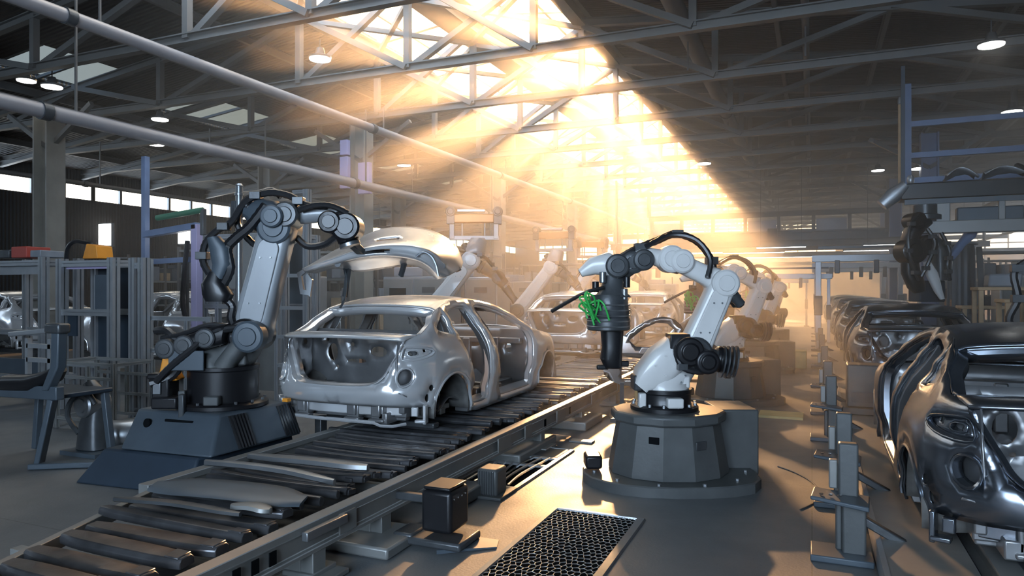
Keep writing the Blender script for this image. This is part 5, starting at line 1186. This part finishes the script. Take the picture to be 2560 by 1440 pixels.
# things on top of the enclosures
c0 = at(244, 634, 9.5); tag(MB().prism([(-.14, 0), (.16, 0), (.13, .17), (-.06, .20)], (c0.x, c0.y, 2.022), (1, 0, 0), (0, 0, 1), (0, 1, 0), -.12, .12).build('orange_crate', 'orange', bevel=.01), 'orange brown crate on top of the double post enclosure', 'crate')
c0 = at(185, 634, 9.8); tag(MB().tube(spline([(c0.x - .16, c0.y, 2.03), (c0.x - .12, c0.y, 2.2), (c0.x + .02, c0.y, 2.28), (c0.x + .2, c0.y, 2.26), (c0.x + .34, c0.y + .02, 2.22), (c0.x + .40, c0.y + .05, 2.04)], 6), .03, 8).build('looped_hose', 'hose'), 'black hose looped over the enclosure beside orange crate', 'hose')
c0 = at(80, 640, 10.2)
for k, (dx, w_, h_, mm, lb) in enumerate(((-.35, .3, .12, 'charcoal', 'low charcoal bin on the far left enclosure, leftmost'), (.02, .34, .16, 'red', 'dark red bin on top of the far left enclosure'), (.38, .22, .10, 'shelfbox', 'small grey bin on the far left enclosure, rightmost'))):
    tag(MB().span((c0.x + dx - w_ / 2, c0.y - .2, 2.062), (c0.x + dx + w_ / 2, c0.y + .15, 2.062 + h_)).build('parts_bin', mm, bevel=.012), lb, 'bin', 'bins on the enclosure')
# silver bodies beyond the enclosures
for k, (u, d, lb) in enumerate(((120, 14.5, 'silver car body turned sideways behind the far left enclosure'), (440, 13.2, 'silver car body turned sideways behind the blue gantry'))):
    c0 = at(u, 700, d); o = copy_tree(proto_light); o['label'] = lb; o['group'] = 'car bodies parked sideways at left'; o.location = (c0.x + (.6, 1.7)[k], c0.y, .42); o.rotation_euler.z = pi / 2; o.scale = (1, 1, 1)
    sk = thing('transport_skid', (c0.x + (-1.0, .1)[k], c0.y, 0), 'charcoal skid under the sideways car body %s' % ['at the far left edge', 'behind the blue gantry'][k], 'skid', 'skids under parked bodies')
    for yy in (-.5, .5): MB().bar((-1.9, yy, .38), (1.7, yy, .38), .08).build('skid_rail', 'charcoal', sk)
    for xx in (-1.6, 1.4):
        for yy in (-.5, .5): MB().box((xx, yy, .17), (.1, .1, .34)).build('leg', 'charcoal', sk)
# dark bench in the left foreground
bf = at(96, 1000, 6.35); o = thing('test_bench', (bf.x, bf.y, 0), 'dark steel bench with raised padded arm in the left foreground', 'bench')
m = MB(); m.rings([[V((x, yy, z)) for x, z in ((.26, 1.25), (.36, 1.25), (.345, .92), (.20, .70), (.12, .70), (.25, .93))] for yy in (-.06, .03)]); m.build('bent_post', 'slate', o, bevel=.012)
MB().bar((-.36, -.02, 1.19), (.30, -.02, 1.25), .06, .045).build('arm_rail', 'alu', o, bevel=.01); MB().box((.29, -.02, 1.26), (.2, .12, .09)).build('arm_pad', 'charcoal', o, bevel=.02)
MB().bar((-.7, 0, .66), (.30, 0, .68), .08, .12).build('table_rail', 'slate', o, bevel=.01); MB().box((-.25, .3, .64), (1.0, .5, .04)).build('table_top', 'slate_dark', o, bevel=.01)
MB().bar((.20, 0, .62), (.08, -.05, .02), .09, .05).build('leg', 'slate', o, bevel=.008); MB().bar((-.6, .4, .62), (-.66, .4, .02), .06).build('leg', 'slate', o, bevel=.008); MB().bar((.2, .5, .62), (.3, .5, .02), .06).build('leg', 'slate', o, bevel=.008)
MB().bar((.04, -.1, .03), (.75, .35, .03), .1, .05).build('foot_rail', 'slate', o, bevel=.008)
m = MB(); blob(m, [(-.5, .72, .1, .08, .1, 3), (-.1, .75, .1, .08, .12, 3), (.12, .82, .6, .06, .1, 3), (.2, .88, .9, .03, .08, 3)], yc=.05); m.build('black_seat', 'black', o, sharp=50)
for z in (.95, 1.08): MB().bar((-.3, .1, z), (.1, .1, z), .04).build('cross_rail', 'alu', o)
for x in (-.3, .02): MB().bar((x, .1, .68), (x, .1, 1.15), .04).build('upright', 'alu', o)
g0 = at(238, 1060, 6.9); o = thing('gear_motor', (g0.x, g0.y, 0), 'dark metal pump unit with curved casing beside the bench', 'pump')
m = MB(); blob(m, [(0, .05, 0, .16, .14, 3), (0, .3, 0, .13, .12, 3), (.02, .42, .2, .10, .1, 2.5), (.0, .56, .3, .12, .11, 2.2), (-.08, .68, .6, .06, .06, 2.2)]); m.build('casing', 'charcoal', o, sharp=50)
hub(MB(), .0, .48, .12, -.16, .12).build('pump_drum', 'sheet', o, sharp=30)
MB().tube(spline([(-.1, -.1, .2), (-.2, -.14, .36), (-.12, -.16, .52), (.05, -.14, .62), (.14, -.1, .5)], 6), .025, 8).build('pipe', 'charcoal', o); MB().box((.02, 0, .02), (.5, .4, .04)).build('base_plate', 'slate', o)
tag(MB().tube(spline([tuple(at(235, 1110, 7.0) * 1.0)[:2] + (.16,), tuple(at(300, 1100, 7.0))[:2] + (.15,), tuple(at(350, 1075, 7.1))[:2] + (.15,)], 5), .15, 14).build('bagged_roll', 'sheet'), 'silver wrapped roll on the floor left of the robot base', 'roll')
# --- generic machine cabinets and racks, one prototype each, copied down the hall
def rack_proto():
    o = thing('storage_rack', (0, 0, 0), '', 'rack', 'racks along the hall')
    for x in (-1.2, 0, 1.2):
        for y in (-.4, .4): MB().bar((x, y, 0), (x, y, 2.6), .06).build('post', 'truss', o)
    rg_ = random.Random(4)
    for z in (.45, 1.15, 1.85, 2.5):
        s_ = MB().box((0, 0, z), (2.4, .84, .05)).build('shelf', 'rail', o)
        x = -1.1
        while x < 1.0 and z < 2.4:
            w_ = rg_.uniform(.2, .45); h_ = rg_.uniform(.18, .5)
            MB().box((x + w_ / 2, rg_.uniform(-.1, .1), z + .028 + h_ / 2), (w_ * .92, .6, h_)).build('shelf_bin', rg_.choice(('shelfbox', 'alu', 'slate', 'charcoal', 'wood')), o, bevel=.015, seg=1); x += w_ + rg_.uniform(0, .12)
    return o
def cab_proto():
    o = thing('machine_cabinet', (0, 0, 0), '', 'cabinet', 'machine cabinets along the hall')
    MB().box((0, 0, .95), (1.5, .7, 1.86)).build('cabinet_body', 'alu', o, bevel=.02); MB().box((0, 0, .02), (1.4, .6, .04)).build('plinth', 'charcoal', o)
    for x in (-.37, .37):
        d_ = MB().box((x, -.36, .98), (.70, .03, 1.7)).build('door', 'rail', o, bevel=.008); MB().box((x * .2, -.385, 1.0), (.03, .03, .2)).build('handle', 'charcoal', d_)
    MB().box((-.37, -.38, 1.5), (.4, .012, .28)).build('window_panel', 'blackpit', o); MB().box((.37, -.38, 1.6), (.3, .012, .12)).build('vent_panel', 'charcoal', o)
    MB().cyl((.5, 0, 1.88), (.5, 0, 2.2), .03).build('signal_post', 'charcoal', o); MB().box((-.2, 0, 1.98), (.7, .5, .2)).build('cooling_unit', 'shelfbox', o, bevel=.02)
    return o
def frame_proto():
    o = thing('portal_frame', (0, 0, 0), '', 'portal frame', 'portal frames over the lines')
    for x in (-1.25, 1.25): MB().bar((x, 0, 0), (x, 0, 2.5), .14, .14).build('post', 'alu', o, bevel=.01)
    MB().bar((-1.4, 0, 2.42), (1.4, 0, 2.42), .16, .18).build('top_beam', 'alu', o, bevel=.01); MB().bar((-1.25, -.1, 2.7), (1.25, -.1, 2.7), .06).build('cable_tray', 'charcoal', o)
    for x in (-.8, .1, .8): MB().box((x, -.05, 2.2), (.12, .14, .34)).build('tool_head', 'charcoal', o, bevel=.015)
    for x in (-1.25, 1.25): MB().box((x, 0, .02), (.34, .34, .04)).build('base_plate', 'charcoal', o); MB().box((x, -.1, 1.2), (.2, .16, .5)).build('side_box', 'slate', o, bevel=.015)
    return o
RK, CB, PF = rack_proto(), cab_proto(), frame_proto()
_cm.clear()
for o_ in bpy.data.objects:
    if o_.parent: _cm.setdefault(o_.parent.name, []).append(o_)
def place(proto, lst, first=[None]):
    for k, (x, y, rz, lb) in enumerate(lst):
        o = proto if k == 0 else copy_tree(proto)
        o.location = (x, y, 0); o.rotation_euler.z = rz; o['label'] = lb
place(RK, [(-11.2, 14.0, .0, 'loaded storage rack behind the lifted bonnet panel'), (-12.2, 12.2, 0, 'loaded storage rack behind the blue gantry'), (-11.5, 15.6, 0, 'loaded storage rack behind the control cabinets'), (-9.0, 17.2, 0, 'loaded storage rack right of the lavender board column'),
           (-14.5, 19, 0, 'loaded storage rack far left by the dark columns'), (-12, 21, 0, 'loaded storage rack far left, in front of hazy columns'), (-8.4, 23.5, 0, 'loaded storage rack in the orange glow'), (-12.5, 27, 0, 'loaded storage rack deep in the left haze'), (-18, 15, pi / 2, 'loaded storage rack against the left windows'), (-18.4, 22, pi / 2, 'loaded storage rack farther along the left windows'),
           (5.6, 12.6, 0, 'loaded storage rack at right under the black beam'), (7.0, 16.5, 0, 'loaded storage rack at right behind the pale tables'), (4.9, 20.2, 0, 'loaded storage rack at right behind the corrugated cabinet'), (5.0, 26, 0, 'loaded storage rack right of the third dark car'), (7.5, 30, 0, 'loaded storage rack far at right'), (4.6, 34, 0, 'loaded storage rack at the far end right')])
place(CB, [(-7.6, 12.9, 0, 'pale machine cabinet behind the nearest silver car'), (-6.9, 13.9, 0, 'pale machine cabinet left of copper bar robot'), (-10.0, 11.5, 0, 'pale machine cabinet between two racks at left'), (-13.8, 14, 0, 'pale machine cabinet under the left windows'), (-8.6, 20.5, 0, 'pale machine cabinet in the glow'), (-10.4, 24, 0, 'pale machine cabinet deep in the left haze'),
           (-7.6, 27.5, 0, 'pale machine cabinet beyond hazy robots'), (3.9, 15.6, 0, 'pale machine cabinet behind hanging black robot'), (3.7, 23.6, 0, 'pale machine cabinet right of the fourth dark car'), (4.4, 30, 0, 'pale machine cabinet far on the right'), (-3.2, 36, 0, 'pale machine cabinet at the far end of the aisle'), (-6.5, 33, 0, 'pale machine cabinet far behind the left line')])
place(PF, [(-.35, 21.4, 0, 'pale portal frame standing across the far aisle'), (1.4, 20.0, 0, 'pale portal frame over the right line before fourth car'), (1.4, 26.0, 0, 'pale portal frame over the right line before fifth car'), (-3.9, 24.5, 0, 'pale portal frame over the left line in the glow'), (1.4, 32.0, 0, 'pale portal frame over the far right line'), (-1.0, 33.6, 0, 'pale portal frame farthest along the aisle')])
PF.scale = (.62, 1, .82)
for o_ in [q for q in bpy.data.objects if q.name.startswith('portal_frame')]:
    if o_.location.y in (24.5,): o_.scale = (1.3, 1, 1)
    if abs(o_.location.y - 33.6) < .01: o_.scale = (.62, 1, .82)
# plants of pipes hung across the hall
br0 = thing('crane_bridge', (-1.6, 27.0, 0), 'long crane bridge with panelled sides spanning the far hall', 'crane')
MB().ibeam((-4.2, 0, 3.52), (4.0, 0, 3.52), .3, .34, .05).build('lower_beam', 'charcoal', br0); MB().ibeam((-4.2, 0, 4.34), (4.0, 0, 4.34), .16, .16, .03).build('upper_beam', 'truss', br0)
for k in range(8): MB().box((-4.1 + 1.15 * k, 0, 3.94), (.12, .16, .7)).build('upright', 'truss', br0)
for k in (0, 3, 5): MB().box((-3.52 + 1.15 * k, .04, 3.92), (.98, .03, .42)).build('side_panel', 'pipe', br0)
for x in (-4.2, 4.0): MB().bar((x, 0, 4.4), (x, 0, BC - .06), .12).build('hanger', 'truss', br0)
MB().box((.3, -.15, 3.55), (.34, .4, .5)).build('hoist', 'pedestal', br0, bevel=.02)
for k, (y, z, x0, x1) in enumerate(((24, 3.1, -6.5, 3.4), (30.5, 3.3, -8, 6), (34, 4.2, -9, 8), (38, 3.4, -9, 9), (42, 4.3, -9.5, 9), (46, 3.2, -10, 9))):
    o = thing('cross_beam', ((x0 + x1) / 2, y, z), 'grey beam hung across the far hall, %s' % ['nearest, just before the crane bridge', 'just beyond the crane bridge', 'third, high up', 'fourth, low', 'fifth, high up by the end windows', 'last, below the end windows'][k], 'beam', 'beams hung across the far hall'); h_ = (x1 - x0) / 2
    MB().ibeam((-h_, 0, 0), (h_, 0, 0), .16, .18, .03).build('beam_profile', 'truss', o)
    for x in (-h_ + .2, h_ - .2): MB().bar((x, 0, .1), (x, 0, BC - z - .02), .06).build('hanger', 'truss', o)
for k, (x, y, z, w_, lb) in enumerate(((-.9, 23.6, 2.95, 1.5, 'left of the nearest pair'), (2.1, 23.6, 2.95, 1.4, 'right of the nearest pair'), (-2.2, 30.1, 3.12, 2.4, 'left one beyond the crane bridge'), (2.4, 30.1, 3.12, 2.6, 'right one beyond the crane bridge'), (-1.5, 37.6, 3.25, 3.2, 'farthest back, left one'), (4.0, 37.6, 3.25, 3.4, 'farthest back, right one'))):
    o = thing('strip_light', (x, y, z), 'long white strip light over the far aisle, ' + lb, 'strip light', 'strip lights in the far hall')
    MB().box((0, 0, .03), (w_, .16, .06)).build('light_housing', 'charcoal', o); MB().box((0, 0, -.012), (w_ - .06, .12, .02)).build('diffuser', 'lamp', o)
    for s_ in (-.4, .4): MB().bar((w_ * s_, 0, .05), (w_ * s_, .0, BC - z - .05), .015).build('hanger_rod', 'charcoal', o)
# --- right side: gantry with the carriage, ladder frame above, gear below
o = thing('black_gantry', (4.7, 13.4, 0), 'heavy black gantry beam with carriage above the right car row', 'gantry')
MB().bar((-3.35, 0, 3.22), (3.6, 0, 3.22), .5, .26).build('main_beam', 'black', o, bevel=.015); MB().bar((-3.3, -.26, 3.04), (3.6, -.26, 3.04), .05, .08).build('track', 'slate', o)
for x in (2.6,): MB().bar((x, 0, 0), (x, 0, 3.1), .2).build('post', 'slate_dark', o)
m = MB().bar((-3.1, -.2, 2.62), (-1.0, -.2, 2.62), .12, .2).bar((-3.05, -.2, 2.62), (-3.05, -.2, 3.08), .1).bar((-1.95, -.2, 2.62), (-1.95, -.2, 3.08), .09).bar((-1.05, -.2, 2.62), (-1.05, -.2, 3.08), .12).bar((-2.75, -.2, 2.7), (-2.75, -.2, 3.08), .2, .1).box((-.9, -.2, 2.66), (.5, .2, .22)); m.build('carriage_frame', 'rail', o, bevel=.012)
MB().box((-2.1, -.1, 2.80), (.9, .2, .26)).build('carriage_motor', 'slate', o, bevel=.02)
m = MB(); blob(m, [(-3.62, 3.02, .7, .10, .14, 3), (-3.45, 3.18, .7, .13, .16, 3), (-3.28, 3.34, .7, .08, .14, 3)], yc=-.15); m.build('end_cover', 'alu', o, sharp=50)
MB().lathe([(.04, 0), (.055, .03), (.055, .1), (.03, .14)], (-3.2, -.15, 3.36)).build('beacon', 'alu', o)
for x in (-3.28, 3.1): MB().bar((x, .15, 3.3), (x, .15, BC - .05), .06).build('hanger', 'slate_dark', o)
hr.location = (1.70, 13.2, -.13); hr.scale = (1.18,) * 3
# loads on the beam
for k, (x0, z0, w_, lb) in enumerate(((2.0, 3.42, .45, 'folded pale panel lying on the black gantry beam, nearest its left end'), (2.52, 3.42, .6, 'long pale pressed panel on the black gantry beam'))):
    m = MB(); m.grid(lambda a, b: V((x0 + w_ * a, 13.15 + .4 * b, z0 + .02 + .09 * sin(a * 3) * (1 - k * .2) + .05 * sin(b * 6 + a * 4))), 10, 6); tag(m.build('pressed_panel', 'alu', solid=.015), lb, 'metal panel', 'pale panels on the gantry')
rg = random.Random(12)
for k in range(4):
    x0 = 3.2 + .55 * k; pts = [(x0 + .23 * cos(t) * rg.uniform(.8, 1.1), 13.35 + .16 * sin(t), 3.41 + .05 * k * .3 + .16 * abs(sin(t * 1.5))) for t in [q * .6 for q in range(11)]]
    tag(MB().tube(spline(pts, 5), .045, 8).build('hose_coil', 'black'), 'coiled black hose on the gantry beam, %s' % ['nearest the pale panels', 'second from the pale panels', 'third from the pale panels', 'at the right frame edge'][k], 'hose', 'black hose coils on the gantry')
o = thing('ladder_frame', (3.6, 14.8, 0), 'dark blue frame with three long rungs hung from the roof at right', 'frame')
MB().bar((-2.0, 0, 3.35), (-2.0, 0, BC - .05), .16).build('upright', 'blue', o); MB().bar((2.6, 0, 3.35), (2.6, 0, BC - .05), .16).build('upright', 'blue', o)
for z in (3.62, 4.08, 4.66): MB().bar((-2.0, 0, z), (2.6, 0, z + .02), .08, .10).build('rung', 'blue', o)
MB().cyl((-2.12, -.2, 3.3), (-2.12, -.2, 5.0), .03).build('yellow_pole', 'wood', o); MB().lathe([(.02, 0), (.035, .02), (.035, .1), (.02, .14)], (-2.12, -.2, 5.0)).build('pole_tip', 'alu', o)
MB().bar((-2.12, -.2, 4.0), (-2.0, 0, 4.0), .03).build('pole_clip', 'blue', o)
o = thing('drop_rod', (3.18, 13.4, 0), 'thin pale rod dropping from the roof to the gantry beam', 'rod'); MB().cyl((0, 0, 3.36), (0, 0, BC - .06), .022).build('rod_tube', 'wood', o); MB().box((0, 0, 5.0), (.12, .1, .14)).build('rod_box', 'charcoal', o, bevel=.01)
c0 = at(2400, 700, 14.8); o = thing('corrugated_cabinet', (c0.x, c0.y, 0), 'tall blue grey ribbed cabinet with oval top behind hanging robot', 'cabinet')
MB().box((0, 0, .55), (.8, .4, 1.1)).build('lower_cabinet', 'slate', o, bevel=.015)
m = MB(); n_ = 40; rr = []
for z in (1.1, 2.55): rr.append([V(((.24 + (.02 if i % 4 < 2 else 0)) * cos(2 * pi * i / n_) + .02, (.18 + (.02 if i % 4 < 2 else 0)) * sin(2 * pi * i / n_), z)) for i in range(n_)])
m.rings(rr).build('ribbed_column', 'slate', o, sharp=20); MB().lathe([(.3, 0), (.31, .02), (.3, .045), (.2, .05)], (.02, 0, 2.55)).build('oval_top', 'alu', o)
for x in (-.3, -.2, .36): MB().box((x, -.21, .95), (.03, .02, .9)).build('copper_strip', 'brown', o)
MB().bar((.38, -.1, 1.2), (.32, -.1, 2.5), .10, .08).build('cable_duct', 'charcoal', o)
def table(x, y, w, h, label, m='wood'):
    o = thing('work_table', (x, y, 0), label, 'table', 'tables on the right'); MB().box((0, 0, h), (w, .6, .05)).build('table_top', m, o, bevel=.008)
    for a in (-1, 1):
        for b in (-1, 1): MB().bar((a * (w / 2 - .05), b * .25, 0), (a * (w / 2 - .05), b * .25, h - .02), .06).build('leg', m, o)
    MB().box((0, 0, .35), (w - .15, .5, .03)).build('lower_shelf', 'rail', o); return o
for k, (u, d, w_, h_, lb) in enumerate(((2505, 11.0, .75, 1.62, 'tall plywood topped table at right below the grey case'), (2455, 12.2, .7, 1.3, 'plywood table left of the tall one, by the ribbed cabinet'), (2552, 9.6, .5, 1.45, 'plywood table cut by the right frame edge'))):
    c0 = at(u, 700, d); table(c0.x, c0.y, w_, h_, lb)
    if k == 0: tag(MB().prism([(-.22, 0), (.22, 0), (.24, .22), (-.20, .20)], (c0.x, c0.y, h_ + .026), (1, 0, 0), (0, 0, 1), (0, 1, 0), -.18, .18).build('instrument_case', 'shelfbox', bevel=.03), 'grey instrument case standing on the tall plywood table', 'case')
c0 = at(2545, 760, 8.2); o = thing('cable_stand', (c0.x, c0.y, 0), 'black cable hung on a stand at the right frame edge', 'stand'); MB().bar((.1, 0, 0), (.1, 0, 2.0), .07).build('post', 'charcoal', o); cable(o, [(.1, -.06, 1.95), (-.05, -.06, 1.8), (-.02, -.08, 1.5), (-.1, -.06, 1.25), (0, -.08, 1.0)], .04, clips=3)
MB().box((.1, 0, .02), (.4, .4, .04)).build('base_plate', 'charcoal', o)
# aisle floor plates by the second white robot and pallets
tag(MB().span((-.62, 9.3, 0), (-.1, 9.72, .03)).build('yellow_plate', 'yellow'), 'yellow plate on the floor right of the second aisle robot', 'plate')
tag(MB().span((-2.3, 9.75, 0), (-2.14, 10.6, .5)).build('yellow_guard', 'yellow', bevel=.01), 'yellow guard panel left of the second aisle robot pedestal', 'guard')
tag(MB().span((-.55, 15.4, 0), (-.1, 15.9, .35)).build('yellow_crate', 'yellow', bevel=.015), 'yellow crate beside the third aisle robot', 'crate')
# upright door shells on stands between conveyor and robots
def door_shell(x, y, rz, label):
    o = thing('door_panel', (x, y, 0), label, 'door panel', 'silver door panels beside the line', rz)
    ol = chaikin([(-.5, 0.1), (.48, .1), (.55, .5), (.42, .95), (.05, .98), (-.42, .62), (-.55, .5)], 2); hl_ = chaikin([(-.3, .6), (.38, .6), (.33, .88), (.06, .9)], 1)
    plate(ol, [hl_, [(-.3, .2), (-.02, .2), (-.02, .45), (-.3, .48)], [(.08, .2), (.36, .2), (.38, .48), (.08, .45)]], .06, lambda a, b: V((a, .05 * (b - .4) ** 2 * 2, b + .3)), .05).build('door_skin', 'chrome', o, solid=.03)
    MB().bar((-.3, .0, 0), (-.3, .0, .45), .05).build('stand_post', 'charcoal', o); MB().bar((.3, .0, 0), (.3, .0, .45), .05).build('stand_post', 'charcoal', o); MB().box((0, 0, .02), (.9, .4, .04)).build('stand_base', 'charcoal', o)
door_shell(-1.88, 8.6, .3, 'silver door panel on stand behind nearest white robot'); door_shell(-1.85, 12.7, .35, 'silver door panel on stand farther along the left line'); door_shell(-1.85, 16.6, .3, 'silver door panel on stand, last along the line')
